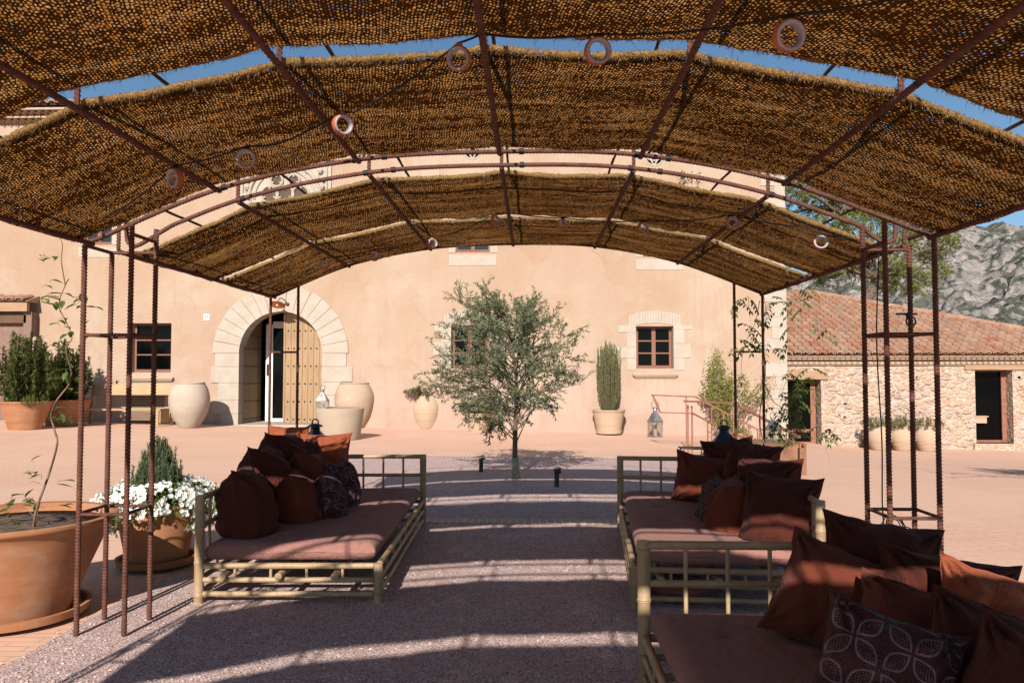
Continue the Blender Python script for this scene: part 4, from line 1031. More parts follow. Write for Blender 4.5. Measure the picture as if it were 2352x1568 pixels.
# ================================================================== DAYBEDS
def bamboo(mb, a, b, r, step=.28, phase=None, taper=1.0):
    a, b = Vector(a), Vector(b); L = (b-a).length; d = (b-a)/L; ph = random.uniform(.05, step) if phase is None else phase
    s = [0.0]; rr = [r]; t = ph
    while t < L-.03:
        for o_, k in ((-.012,1.0),(-.004,1.10),(.0,.97),(.004,1.12),(.013,1.0)): s.append(t+o_); rr.append(r*k)
        t += step*random.uniform(.85,1.15)
    s.append(L); rr.append(r*taper)
    s2 = sorted(zip([max(0, min(L, q)) for q in s], rr)); mb.tube([a+d*q for q, _ in s2], [q for _, q in s2], 12)
def frame_pt(o, ux, uy, x, y, z): return Vector((o[0]+ux[0]*x+uy[0]*y, o[1]+ux[1]*x+uy[1]*y, z))
def daybed(name, label, FL, FR, L, back, seed, top=.70, bars=5, side_bars=9):
    """FL, FR: front corners on the ground; back = 'L' or 'R' side carries the long back rail; far end carries the end panel"""
    random.seed(seed); FL, FR = Vector(FL), Vector(FR); W = (FR-FL).length; ux = (FR-FL)/W; uy = Vector((-ux.y, ux.x, 0))
    def q(x, y, z): return FL+ux*x+uy*y+Vector((0,0,z))
    root = thing(name, FL, label, 'daybed', 'bamboo daybeds under the pergola')
    bx = 0 if back == 'L' else W
    posts = {('f', bx): top, ('f', W-bx): .262, ('b', bx): top, ('b', W-bx): top}
    for (e, x), h in posts.items():
        y = 0 if e == 'f' else L; mb = MB(); bamboo(mb, q(x,y,.0), q(x,y,h), .031, .24); mb.build('leg', M['bamboo'], root, smooth=True, angle=60)
    mb = MB()
    for z, r in ((.245,.020),(.155,.018),(.065,.018)):
        bamboo(mb, q(.03,0,z), q(W-.03,0,z), r); bamboo(mb, q(.03,L,z), q(W-.03,L,z), r)
        bamboo(mb, q(0,.03,z+.004), q(0,L-.03,z+.004), r); bamboo(mb, q(W,.03,z+.004), q(W,L-.03,z+.004), r)
    for k in range(4):
        x = W*(k+1)/5
        bamboo(mb, q(x,0,.16), q(x,0,.24), .010)
    for k in range(7):
        y = L*(k+1)/8; bamboo(mb, q(0,y,.16), q(0,y,.24), .010); bamboo(mb, q(W,y,.16), q(W,y,.24), .010)
    mb.build('frame', M['bamboo'], root, smooth=True, angle=60)
    mb = MB()
    for k in range(3): x = W*(.12+.31*k)+.03; bamboo(mb, q(x,-.06,.190), q(x,L+.05,.190), .024)
    mb.build('bed_slats', M['bamboo'], root, smooth=True, angle=60)
    mb = MB(); bamboo(mb, q(0,L,top-.02), q(W,L,top-.02), .021); bamboo(mb, q(.02,L,.50), q(W-.02,L,.50), .016)
    for k in range(bars): x = W*(k+1)/(bars+1); bamboo(mb, q(x,L,.26), q(x,L,top-.03), .0105)
    mb.build('end_panel', M['bamboo'], root, smooth=True, angle=60)
    mb = MB(); bamboo(mb, q(bx,0,top-.02), q(bx,L,top-.02), .021); bamboo(mb, q(bx,.02,.50), q(bx,L-.02,.50), .016)
    for k in range(side_bars): y = L*(k+.6)/(side_bars+.2); bamboo(mb, q(bx,y,.26), q(bx,y,top-.03), .0105)
    mb.build('backrest', M['bamboo'], root, smooth=True, angle=60)
    return q, W, L
def mattress(q, W, L, label, seed, mat, z0=.262, h=.125):
    random.seed(seed); mb = MB(); nx, ny = 40, 70; inset = .025
    def surf(u, v, top):
        # rounded slab
        x = inset+(W-2*inset)*u; y = inset+(L-2*inset)*v; ex = min(u,1-u)*(W-2*inset); ey = min(v,1-v)*(L-2*inset); e = min(ex, ey, .07)/.07
        rr_ = math.sqrt(max(0, 1-(1-e)**2)); p = q(x, y, 0)
        sag = .006*mnoise.noise(Vector((p.x*2.2, p.y*2.2, seed)))+.0025*mnoise.noise(Vector((p.x*9, p.y*9, seed)))
        z = z0+h*(.5+.5*rr_*1.0) + sag if top else z0+h*(.5-.5*rr_)
        return Vector((p.x, p.y, z))
    def par(t): return .5-.5*math.cos(PI*t)*(.0)+0*(t) if False else t
    us = sorted({0,1,*[i/nx for i in range(nx+1)], .004,.012,.025,.975,.988,.996}); vs = sorted({0,1,*[i/ny for i in range(ny+1)],.002,.006,.012,.988,.994,.998})
    for top in (True, False):
        b = len(mb.v); n = len(us)
        for v in vs:
            for u in us: mb.v.append(surf(u, v, top))
        for j in range(len(vs)-1):
            for i in range(n-1):
                a = b+j*n+i; mb.f.append([a,a+1,a+n+1,a+n] if top else [a,a+n,a+n+1,a+1])
    # tufts
    for tx in (.25,.5,.75):
        for ty in (.15,.38,.62,.85):
            p = q(W*tx, L*ty, 0)
            for vtx in mb.v:
                d2 = (vtx.x-p.x)**2+(vtx.y-p.y)**2
                if d2 < .02 and vtx.z > z0+h*.7: vtx.z -= .016*math.exp(-d2/.0012)+.004*math.exp(-d2/.006)
    o = mb.build('mattress', mat, None, smooth=True, loc=q(W/2, L/2, z0)); return tag(o, label, 'mattress', 'mattresses on the bamboo daybeds')
q1, W1, L1 = daybed('bamboo_daybed', 'left bamboo daybed with its long back on the left side and dark cushions', (-2.165,5.04,0), (-1.0,5.07,0), 2.52, 'L', 31)
mattress(q1, W1, L1, 'mauve mattress on the left daybed', 1, M['mattress'])
q2, W2, L2 = daybed('bamboo_daybed', 'bamboo daybed at the back right, behind the nearer right hand daybed', (.65,5.02,0), (1.80,4.93,0), 2.48, 'R', 32)
mattress(q2, W2, L2, 'mauve mattress on the daybed at the back right', 2, M['mattress'])
q3, W3, L3 = daybed('bamboo_daybed', 'nearest bamboo daybed at the bottom right, cut by the photo edge', (.53,1.22,0), (1.72,1.22,0), 2.52, 'R', 33)
mattress(q3, W3, L3, 'mauve mattress of the nearest daybed at the bottom right', 3, M['mattress'])

# ================================================================== CUSHIONS
def cushion(px, py, Y, w, h, T, yw, lean, roll, mat, label, cat='cushion', sd=None, minz=.39, bend=.0):
    sd = sd if sd is not None else int(px*3+py); random.seed(sd); c = P(px, py, Y)
    Mx = Matrix.Rotation(R(yw), 3, 'Z') @ Matrix.Rotation(R(-lean), 3, 'X') @ Matrix.Rotation(R(roll), 3, 'Y')
    mb = MB(); mb.uv = []; n = 48
    def shp(u, v, side):
        # outline: sides drawn in, corners left as ears
        iu = 1-.075*(1-v*v)**1.2; iv = 1-.075*(1-u*u)**1.2
        # ears
        ear = (abs(u)*abs(v))**7*.05
        x = w/2*u*iu*(1+ear); z = h/2*v*iv*(1+ear)
        t = (max(0, (1-abs(u)**3.0))*max(0, (1-abs(v)**3.0)))**.62
        th = T*.60*t
        s = Vector((x*6.5+sd, z*6.5, side*3.1))
        wr = .030*mnoise.noise(s)+.018*mnoise.noise(s*2.3)+.009*(1-abs(mnoise.noise(Vector((s.x*1.6+s.z*.5, s.z*.8, s.y))))*3)
        # pull folds radiating from the corners
        r = math.hypot(1-abs(u), 1-abs(v)); an = math.atan2(1-abs(v), 1-abs(u)+1e-6)
        fold = .036*math.exp(-r*r*3.2)*math.sin(an*13+sd*.7+(u > 0)*1.7+(v > 0)*2.9)*min(1, r*4)
        # slump: heavier below
        z -= .03*h*(1-v*v)*(1-u*u)
        x += .010*mnoise.noise(Vector((u*3.1+sd, v*3.1, 7))); z += .010*mnoise.noise(Vector((u*3.1, v*3.1+sd, 9)))
        y = -side*(th*(1-.13*v)+(wr+fold)*min(1, t*1.8)) + bend*u*u + .012*mnoise.noise(Vector((u*2+sd, v*2, 0)))
        return Vector((x, y, z))
    for side in (1, -1):
        b = len(mb.v)
        for j in range(n+1):
            for i in range(n+1):
                u = math.sin(PI/2*(-1+2*i/n)); v = math.sin(PI/2*(-1+2*j/n)); p = shp(u, v, side); mb.v.append(c+Mx @ p); mb.uv.append((p.x+side*.03, p.z))
        for j in range(n):
            for i in range(n):
                a = b+j*(n+1)+i; mb.f.append([a,a+1,a+n+2,a+n+1] if side == 1 else [a,a+n+1,a+n+2,a+1])
    pm2 = MB(); nn = 24; loop = [shp(-1+2*k/nn, 1, 1) for k in range(nn)]+[shp(1, 1-2*k/nn, 1) for k in range(nn)]+[shp(1-2*k/nn, -1, 1) for k in range(nn)]+[shp(-1, -1+2*k/nn, 1) for k in range(nn)]
    pm2.tube([c+Mx @ p for p in loop], .0042, 5, closed=True)
    zmin = min(p.z for p in mb.v)
    if minz is not None and zmin < minz:
        # flatten the underside where it rests on the mattress
        for p in mb.v+pm2.v:
            if p.z < minz: p.z = minz-(minz-p.z)*.08
    bot = Vector((c.x, c.y, min(p.z for p in mb.v)))
    o = mb.build('cushion', mat, None, smooth=True, loc=bot); pm2.build('piping', mat, o, smooth=True); return tag(o, label, cat, 'cushions piled on the daybeds')
C1, C2, CS, CB = M['rustcloth'], M['rustcloth2'], M['sunlitcloth'], M['batik']
# left daybed
cushion(744,1048,7.15,.48,.42,.22,6,12,0, CS, 'bright sunlit rust cushion at the far end of the left daybed under the dark lantern')
cushion(660,1030,7.25,.40,.42,.16,-10,10,0, CS, 'small sunlit rust cushion tip at the far left corner of the left daybed')
cushion(654,1062,6.55,.50,.50,.32,84,14,4, C2, 'dark cushion third in the back row of the left daybed')
cushion(700,1068,6.85,.36,.44,.18,70,5,0, C2, 'narrow black looking cushion between the two rows on the left daybed')
cushion(612,1104,6.00,.52,.54,.32,94,14,3, C2, 'dark brown cushion second in the back row of the left daybed')
cushion(566,1168,5.42,.50,.58,.31,100,10,0, C2, 'large dark brown cushion nearest on the back row of the left daybed')
cushion(716,1100,6.40,.44,.44,.26,84,16,6, C1, 'rust cushion in the front row of the left daybed between plain and printed ones')
cushion(680,1155,5.90,.46,.48,.28,102,10,0, C1, 'rust cushion nearest in the front row of the left daybed')
cushion(780,1115,6.55,.42,.42,.24,84,14,0, CB, 'printed cushion farther back of the printed pair on the left daybed')
cushion(752,1152,6.10,.42,.44,.24,98,8,2, CB, 'printed cushion nearest of the printed pair on the left daybed')
# right rear daybed
cushion(1676,1056,7.15,.46,.38,.24,-4,14,-6, C2, 'dark cushion topmost at the far end of the back right daybed by the blue lantern')
cushion(1722,1080,6.55,.46,.48,.28,-40,14,8, C2, 'dark cushion with sunlit top beside the wisteria on the back right daybed')
cushion(1620,1105,6.85,.54,.46,.26,-14,16,8, C1, 'wide reddish cushion leaning on the end panel of the back right daybed')
cushion(1762,1130,5.95,.50,.52,.30,-42,12,0, C2, 'dark cushion second in the back row of the back right daybed')
cushion(1650,1160,6.05,.40,.42,.22,-92,8,0, CB, 'printed cushion half hidden behind the rust one on the back right daybed')
cushion(1788,1192,5.30,.50,.60,.34,-32,14,4, C2, 'large dark cushion with sunlit lower half nearest on the back right daybed')
cushion(1686,1178,5.65,.46,.48,.30,-98,8,0, C1, 'rust cushion with sunlit bottom edge in front of the printed one, back right daybed')
# right near daybed
cushion(2022,1300,3.55,.50,.40,.30,-6,16,9, C2, 'dark cushion farthest back on the nearest daybed in front of the right tower')
cushion(2170,1392,3.15,.50,.40,.32,-14,16,8, C2, 'large dark cushion with a sunlit strip on the nearest daybed')
cushion(1910,1375,3.30,.44,.44,.28,-24,22,18, C1, 'rust cushion leaning at the left of the pile on the nearest daybed')
cushion(2275,1430,2.80,.36,.36,.24,-20,20,14, CS, 'orange rust cushion lit by the sun at the right of the nearest daybed')
cushion(2110,1475,2.85,.44,.42,.28,-14,42,18, C1, 'reddish cushion lying back with a pink sunlit top on the nearest daybed')
cushion(2305,1555,2.45,.46,.40,.34,-30,20,12, C2, 'very dark cushion at the right edge of the photo on the nearest daybed')
cushion(2030,1560,2.30,.37,.38,.22,-16,26,16, CB, 'printed cushion with pale flowers in the foreground of the nearest daybed')
cushion(2420,1680,2.05,.46,.44,.26,-30,30,20, C2, 'brown cushion in the bottom right corner of the photo')

# ================================================================== POTS
def pot(name, c, prof, mat, label, cat, group=None, rings=None, soil=None, saucer=None, wob=.006, n=64):
    c = Vector(c); root = thing(name, c, label, cat, group)
    mb = MB(); mb.lathe(prof, c, n, wob, c.x); mb.build('body', mat, root, smooth=True, angle=55)
    if soil: mb = MB(); mb.lathe([(0,soil[1]+.02),(soil[0]*.5,soil[1]+.012),(soil[0],soil[1])][::-1], c, 40, .03); mb.build('soil', M['soil'], root, smooth=True)
    if saucer:
        r, h = saucer; mb = MB(); mb.lathe([(r*.9,.0),(r,.012),(r+.012,h),(r-.012,h),(r-.02,.02),(r*.5,.018),(0,.018)], c-Vector((0,0,.0)), n); mb.build('saucer', mat, root, smooth=True, angle=50)
    return root
def flare(rb, rt, h, lip=.03, th=.03):
    return [(rb,0),(rb+.005,.01)]+[(rb+(rt-lip*.7-rb)*(k/10)**1.05, h*.93*k/10) for k in range(1,11)]+[(rt-.004,h*.945),(rt,h*.965),(rt,h*.99),(rt-.012,h),(rt-lip,h-.006),(rt-lip-.01,h*.9),(rb*.9,h*.4)]
def jar(rn, rb, rf, h, ribs=0, belly=.62):
    pts = []; N = 90
    for k in range(N+1):
        t = k/N
        if t < belly: r = rf+(rb-rf)*math.sin(PI/2*t/belly)**.9
        else: r = rn+(rb-rn)*math.cos(PI/2*(t-belly)/(1-belly))**.75 if t < .999 else rn
        if ribs and .06 < t < .46: r += .006*math.sin(t*4*PI*ribs)
        pts.append((r, t*h))
    return pts+[(rn+.02,h*1.0+.005),(rn+.02,h+.03),(rn-.01,h+.03),(rn-.02,h),(rn-.01,h*.9)]
# big foreground pot with the vine
g = G(70, 1415); bigc = Vector((-3.17, 4.72, 0)); 
pot('terracotta_pot', bigc+Vector((0,0,.02)), flare(.30,.565,.60,.045), M['terra'], 'largest terracotta pot in the left foreground holding a young vine', 'plant pot', None, soil=(.50,.545), saucer=(.41,.06))
# pot of white flowers
fc = Vector((-2.985,5.92,0)); fc = G(323,1318)+Vector((0,.25,0)); fc.z = 0
pot('terracotta_pot', fc+Vector((0,0,.02)), flare(.215,.325,.475,.03), M['terra'], 'terracotta pot overflowing with white flowers beside the left tower', 'plant pot', None, soil=(.28,.44), saucer=(.285,.06))
def base_at(px, py, Y=None):
    p = G(px, py); 
    if Y: p = P(px, py, Y)
    p.z = gz(p.x, p.y); return p
# wall side jars
def width(pxw, Y): return pxw*Y/FPX
c = base_at(428, 983); Y = c.y; c.y += .15
jw = pot('clay_jar', c, jar(width(33,Y), width(45.5,Y), width(20,Y), width(103,Y)), M['terra_white'], 'big whitewashed clay jar between the bench and the arched door', 'jar', wob=.015)
c = base_at(812, 982); Y = c.y; c.y += .1
pot('clay_jar', c, jar(width(33,Y), width(46,Y), width(22,Y), width(101,Y), 0, .66), M['terra_old'], 'big weathered clay jar right of the arched door, behind the concrete tub', 'jar', wob=.02)
c = base_at(980, 984); Y = c.y
pj1 = c.copy(); pot('clay_jar', c, jar(width(20,Y), width(33.5,Y), width(20,Y), width(78,Y), 9, .62), M['terra_cream'], 'ribbed cream jar planted with trailing leaves left of the olive tree', 'jar', 'ribbed cream planter jars', soil=(width(20,Y), width(76,Y)))
c = base_at(1100, 990); Y = c.y
pj2 = c.copy(); pot('clay_jar', c, flare(width(22,Y), width(32,Y), width(42,Y)), M['terra_cream'], 'cream planter half hidden behind the olive tree foliage', 'plant pot', soil=(width(28,Y), width(39,Y)))
c = base_at(767, 1012); Y = c.y; c.y += .5
tubc = c.copy(); pot('concrete_tub', c, [(width(47,Y),0),(width(48,Y),.02),(width(57.5,Y),width(70,Y)),(width(57.5,Y),width(72,Y)),(width(56,Y),width(73,Y)),(0,width(73,Y))], M['tub'], 'wide sandy concrete tub with a lantern on top', 'tub', wob=.006); tubtop = width(73,Y)
c = base_at(1400, 999); Y = c.y; c.y += .2
jun = c.copy(); pot('terracotta_pot', c+Vector((0,0,.03)), flare(width(27,Y), width(39,Y), width(55,Y)), M['terra_cream'], 'flared terracotta pot with a column shaped shrub against the farmhouse wall', 'plant pot', soil=(width(34,Y), width(50,Y)), saucer=(width(29.5,Y), .10)); junh = width(52,Y)
tj = []
for px, lab in ((2020,'left'), (2074,'middle'), (2130,'right')):
    Y = 21.2; c = P(px, 1032, Y); c.z = gz(c.x, c.y)-.0; tj.append((c.copy(), Y))
    pot('clay_jar', c, jar(width(16,Y), width(28,Y), width(16,Y), c_h := (1.5-c.z-(978-855)*Y/FPX), 9), M['terra_cream'] and M['terra_cream'], f'{lab} one of three ribbed cream jars along the rubble stone wall', 'jar', 'ribbed cream planter jars', soil=(width(16,Y), c_h-.02))
tjh = c_h
for k, (c, Y) in enumerate(tj): pass
# two big pots with laurels at the left
c = base_at(20, 990); c.y += .6; Y = c.y
lp1 = c.copy(); pot('terracotta_pot', c, flare(width(34,Y), width(56,Y), width(66,Y)), M['terra'], 'large terracotta pot at the left edge holding a tall laurel', 'plant pot', 'terracotta pots with laurels by the wall', soil=(width(50,Y), width(60,Y))); lp1h = width(60,Y)
c = base_at(132, 978); c.y += .3; Y = c.y
lp2 = c.copy(); pot('terracotta_pot', c, flare(width(38,Y), width(56,Y), width(60,Y)), M['terra'], 'large terracotta pot with a laurel behind the bench end', 'plant pot', 'terracotta pots with laurels by the wall', soil=(width(50,Y), width(54,Y))); lp2h = width(54,Y)
c = P(71, 894, 20.9); b = gz(c.x, c.y); root = thing('square_planter', (c.x, c.y, c.z-.15), 'small square terracotta planter on a dark stand between the two laurels', 'planter')
mb = MB(); mb.prism([(c.x-.16,c.y-.16,c.z-.15),(c.x+.16,c.y-.16,c.z-.15),(c.x+.16,c.y+.16,c.z-.15),(c.x-.16,c.y+.16,c.z-.15)], (0,0,.30)); mb.box((c.x-.18,c.y-.18,c.z+.11),(c.x+.18,c.y+.18,c.z+.155)); mb.build('box', M['terra'], root)
mb = MB(); [mb.box((c.x+sx2*.12-.02,c.y+sy2*.12-.02,b),(c.x+sx2*.12+.02,c.y+sy2*.12+.02,c.z-.151)) for sx2 in (-1,1) for sy2 in (-1,1)]; mb.build('stand', M['darkwood'], root)

# ================================================================== BENCH
Yb = 20.35
bl, br = P(150, 985, Yb), P(372, 985, Yb); z0 = gz(bl.x, Yb); zs = P(250, 939, Yb).z; zt = P(250, 882, Yb+.4).z
bench = thing('garden_bench', ((bl.x+br.x)/2, Yb, z0), 'long pale teak bench standing under the left ground floor window', 'bench')
mb = MB()
for k in range(5): mb.box((bl.x-.1, Yb-.02+k*.105, zs-.04), (br.x-.05, Yb+.075+k*.105, zs))
mb.build('seat', M['bench'], bench)
mb = MB(); 
for z in (zt-.30, ): mb.obox(((bl.x+br.x)/2+.28, Yb+.60, zt-.15), (br.x-bl.x-.3, .03, .30), Matrix.Rotation(R(-12),3,'X'))
mb.build('backrest', M['bench'], bench)
for x, y, zt_ in ((bl.x,Yb,zs-.04),(br.x-.12,Yb+.0,zs-.04),(bl.x+.35,Yb+.55,zt-.02),(br.x-.02,Yb+.55,zt-.02)):
    mb = MB(); mb.beam((x,y,z0),(x+(0 if zt_ < zt-.1 else .03),y+(0 if zt_ < zt-.1 else .1),zt_),.075,.075); mb.build('leg', M['bench'], bench)
mb = MB(); mb.obox((br.x-.06, Yb+.25, zs-.20),(.03,.50,.34), Matrix.Identity(3)); mb.build('end_board', M['bench'], bench)

# ================================================================== LANTERNS
def lantern(c, w, hb, hr, n, label, metal, neck=.03, body=True, rot=0.0, handle=1.0):
    c = Vector(c); root = thing('lantern', c, label, 'lantern')
    def ring(r, z): return [c+Vector((r*math.cos(2*PI*k/n+rot), r*math.sin(2*PI*k/n+rot), z)) for k in range(n)]
    mb = MB(); r = w/2
    mb.prism(ring(r*1.02, 0), (0,0,.025)); mb.prism(ring(r*1.02, hb-.02), (0,0,.02))
    for p in ring(r, .02): mb.beam(p, p+Vector((0,0,hb-.03)), w*.045)
    mb.build('frame', metal, root)
    mb = MB(); a = ring(r*.96, .026); b = ring(r*.96, hb-.021)
    for k in range(n): mb.poly([a[k], a[(k+1)%n], b[(k+1)%n], b[k]])
    gl = NT('lantern_glass') if 'lglass' not in M else None
    if gl:
        tp = gl.n('ShaderNodeBsdfTransparent'); tp.inputs[0].default_value = (.86,.84,.8,1); gp_ = gl.n('ShaderNodeBsdfGlossy'); gp_.inputs['Roughness'].default_value = .1
        mx = gl.n('ShaderNodeMixShader'); mx.inputs[0].default_value = .14; gl.l(tp.outputs[0], mx.inputs[1]); gl.l(gp_.outputs[0], mx.inputs[2]); M['lglass'] = gl.done(mx.outputs[0])
    mb.build('glass', M['lglass'], root)
    mb = MB(); a = ring(r*1.12, hb); b = ring(r*.24, hb+hr); mb.add(a+b, [[k,(k+1)%n,n+(k+1)%n,n+k] for k in range(n)]+[list(range(n))[::-1], list(range(n,2*n))]); mb.build('roof', metal, root)
    mb = MB(); t = hb+hr; q = r*.24
    mb.lathe([(q*.95,0),(q*1.0,neck*.6),(q*.8,neck),(q*1.5,neck*1.15),(q*1.45,neck*1.5),(q*.9,neck*2.0),(0,neck*2.2)], c+Vector((0,0,t)), 16); mb.build('chimney_cap', metal, root, smooth=True, angle=40)
    mb = MB(); hr_ = r*.34*handle; hc = c+Vector((0,0,t+neck*1.6)); mb.tube([hc+Vector((hr_*math.cos(a_), .0, hr_*(1+math.sin(a_))*.95)) for a_ in [2*PI*k/24 for k in range(24)]], w*.016, 6, closed=True); mb.build('handle', M['iron'], root, smooth=True)
    mb = MB(); mb.lathe([(r*.28,0),(r*.28,hb*.42),(r*.25,hb*.44),(0,hb*.43)], c+Vector((0,0,.026)), 20); mb.build('candle', M['terra_white'], root, smooth=True, angle=40)
    return root
p = P(743, 940, tubc.y); lantern((p.x, tubc.y-.1, gz(tubc.x,tubc.y)+tubtop), .34, .17, .20, 4, 'small zinc lantern standing on the concrete tub', M['zinc'], .03, rot=R(45))
p = P(718, 1020, 8.1); lantern((p.x+.02, 8.12, 0), .44, .68, .21, 8, 'dark blue black lantern behind the far end of the left daybed', M['blueiron'], .035, rot=R(22.5), handle=.45)
p = P(1505, 1005, 20.6); lantern((p.x, 20.6, gz(p.x,20.6)), width(36,20.6), width(35,20.6), width(23,20.6), 6, 'weathered metal lantern on the paving under the right farmhouse window', M['zinc'], .05, rot=R(12), handle=1.4)
p = P(1666, 1020, 8.1); lantern((p.x, 8.15, 0), .42, .64, .24, 8, 'tall dark blue lantern behind the end of the back right daybed', M['blueiron'], .035, rot=R(22.5), handle=.5)

# ================================================================== RAILING, PLANTER, SMALL THINGS
pb = thing('handrail', P(1590,1045,14.0), 'rusty painted stair handrail nearest, in front of the corten planter', 'handrail', 'handrails of the steps by the farmhouse corner')
def rail(root, pts, w, nm='rail'):
    mb = MB()
    for a, b in zip(pts, pts[1:]): mb.beam(a, b, w, w*.55)
    for p_ in pts[1:-1]: mb.obox(p_, (w,w,w*.55), Matrix.Identity(3))
    mb.build(nm, M['railing'], root)
FY = lambda px: 14.0-(px-1590)/250*2.4
rail(pb, [P(1572,921,FY(1590)), P(1685,925,FY(1685)), P(1836,1004,FY(1836))], .055)
rail(pb, [P(1590,948,FY(1590)), P(1640,975,FY(1640)), P(1742,1019,FY(1742)), P(1848,1018,FY(1836))], .035, 'lower_rail')
for px, yt in ((1580,930),(1589,932),(1625,930),(1634,935),(1745,958),(1708,942),(1790,985),(1822,1000),(1838,1018),(1806,995),(1684,926)):
    a = P(px, yt, FY(px)); mb = MB(); mb.beam(a, (a.x, a.y, gz(a.x,a.y)), .022); mb.build('post', M['railing'], pb)
pr2 = thing('handrail', P(1500,1000,17.0), 'rusty painted handrail against the farmhouse wall, starting by the lantern', 'handrail', 'handrails of the steps by the farmhouse corner')
BY = lambda px: 17.5-(px-1500)/360*1.5
rail(pr2, [P(1516,947,BY(1516)), P(1499,907,BY(1499)), P(1597,911,BY(1597)), P(1740,986,BY(1740)), P(1862,987,BY(1862))], .055)
rail(pr2, [P(1516,947,BY(1516)), P(1590,949,BY(1590)), P(1728,1019,BY(1728)), P(1800,1020,BY(1800))], .045, 'lower_rail')
for px, yt in ((1576,911),(1590,949),(1662,945),(1720,975),(1740,986)):
    a = P(px, yt, BY(px)); mb = MB(); mb.beam(a, (a.x, a.y, gz(a.x,a.y)), .025); mb.build('post', M['railing'], pr2)
a, b = P(1700,1080,11.75), P(1853,1084,11.75); mb = MB(); zt = P(1780,1022,11.75).z; x0, x1 = a.x, b.x
cp = thing('corten_planter', ((x0+x1)/2, 12.1, 0), 'low corten steel planter box behind the front handrail', 'planter')
mb.box((x0,11.75,-.1),(x1,12.6,zt-.004)); mb.build('box', M['corten'], cp); mb = MB(); mb.box((x0-.01,11.74,zt-.003),(x1+.01,12.61,zt+.018)); mb.build('rim', M['corten'], cp)
lantern((P(1776,1018,12.1).x, 12.1, zt+.018), .26, .20, .13, 6, 'small metal lantern on the corten planter behind the railing', M['zinc'], .02, rot=.3)
def spotlight(px, py, pyt, label):
    c = G(px, py); h = (1.5*(1-(pyt-855)/(py-855))); root = thing('ground_spotlight', c, label, 'spotlight', 'black garden spotlights on the gravel')
    mb = MB(); mb.lathe([(.032,0),(.032,h*.72),(.026,h*.74),(.024,h*.78),(0,h*.78)], c, 20); mb.build('post', M['iron'], root, smooth=True, angle=40)
    mb = MB(); t = c+Vector((.01,0,h*.86)); mb.tube([t-Vector((.045,0,.012)), t+Vector((.045,0,.008))], .036, 16); mb.tube([c+Vector((0,0,h*.76)), t], .014, 8); mb.build('lamp_head', M['iron'], root, smooth=True, angle=40)
spotlight(1105, 1084, 1045, 'black garden spotlight left of the olive trunk'); spotlight(1279, 1118, 1075, 'black garden spotlight right of the olive trunk')
# folding side table at the end of the back right daybed
c = P(1592, 1028, 8.35); root = thing('side_table', (c.x, 8.35, 0), 'tiny side table with bent metal legs behind the back right daybed', 'side table')
mb = MB(); mb.box((c.x-.14,8.23,c.z-.008),(c.x+.14,8.47,c.z+.004)); mb.build('tabletop', M['railing'], root)
for s in (-1,1):
    for t in (-1,1): mb = MB(); mb.tube([(c.x+s*.12,8.35+t*.1,c.z-.008),(c.x+s*.055,8.35+t*.07,c.z-.26),(c.x+s*.05,8.35+t*.09,0)], .006, 6); mb.build('leg', M['railing'], root)
# round patterned stool between the right hand daybeds
c = Vector((1.02, 4.42, 0)); c = G(1553, 1395); c.y += .22; c.x = (1553-1222)/FPX*c.y; c.z = 0
st_ = thing('round_stool', c, 'low round red clay stool with raised star pattern under the right hand daybeds', 'stool')
mb = MB(); mb.lathe([(.17,0),(.19,.02),(.20,.07),(.195,.10),(.18,.115),(0,.118)], c, 40); mb.build('body', M['tile_dec'], st_, smooth=True, angle=40)
mb = MB()
for k in range(8):
    a0 = 2*PI*k/8; rr_ = .165; p0 = c+Vector((rr_*math.cos(a0), rr_*math.sin(a0), .119)); p1 = c+Vector((.09*math.cos(a0+PI/8), .09*math.sin(a0+PI/8), .121)); p2 = c+Vector((rr_*math.cos(a0+PI/4), rr_*math.sin(a0+PI/4), .119))
    mb.tube([p0,p1,p2], .006, 6); mb.tube([p1,c+Vector((0,0,.122))], .006, 6)
mb.build('raised_pattern', simple('pink_clay', (.42,.20,.16), .8), st_)
# copper lamp over the arched door
c = P(637, 700, HY-.45); root = thing('wall_lamp', P(650, 692, HY), 'copper dish lamp on a curved bracket above the arched door', 'wall lamp')
mb = MB(); prof = [(.03,.12),(.05,.10),(.10,.075),(.20,.02),(.215,.0),(.20,.012),(.10,.06),(.04,.09)]
b0 = len(mb.v); mb.lathe(prof, (0,0,0), 32); Mx = Matrix.Rotation(R(-22),3,'X')
mb.v = [c+Mx @ v for v in mb.v]; mb.build('shade', M['copper'], root, smooth=True)
mb = MB(); mb.lathe([(0,-.01),(.028,.0),(.04,.03),(.03,.07),(.02,.09)], c+Vector((0,-.02,-.03)), 14); mb.build('bulb', M['white'], root, smooth=True)
mb = MB(); mb.tube(curve([c+Vector((0,.05,.11)), c+Vector((.03,.14,.20)), c+Vector((.10,.30,.16)), c+Vector((.15,.43,.06))], 6), .014, 8); mb.lathe([(.05,-.03),(.055,0),(.05,.03),(0,.035)], c+Vector((.15,.40,.06)), 12); mb.build('bracket', M['darkwood'], root, smooth=True)

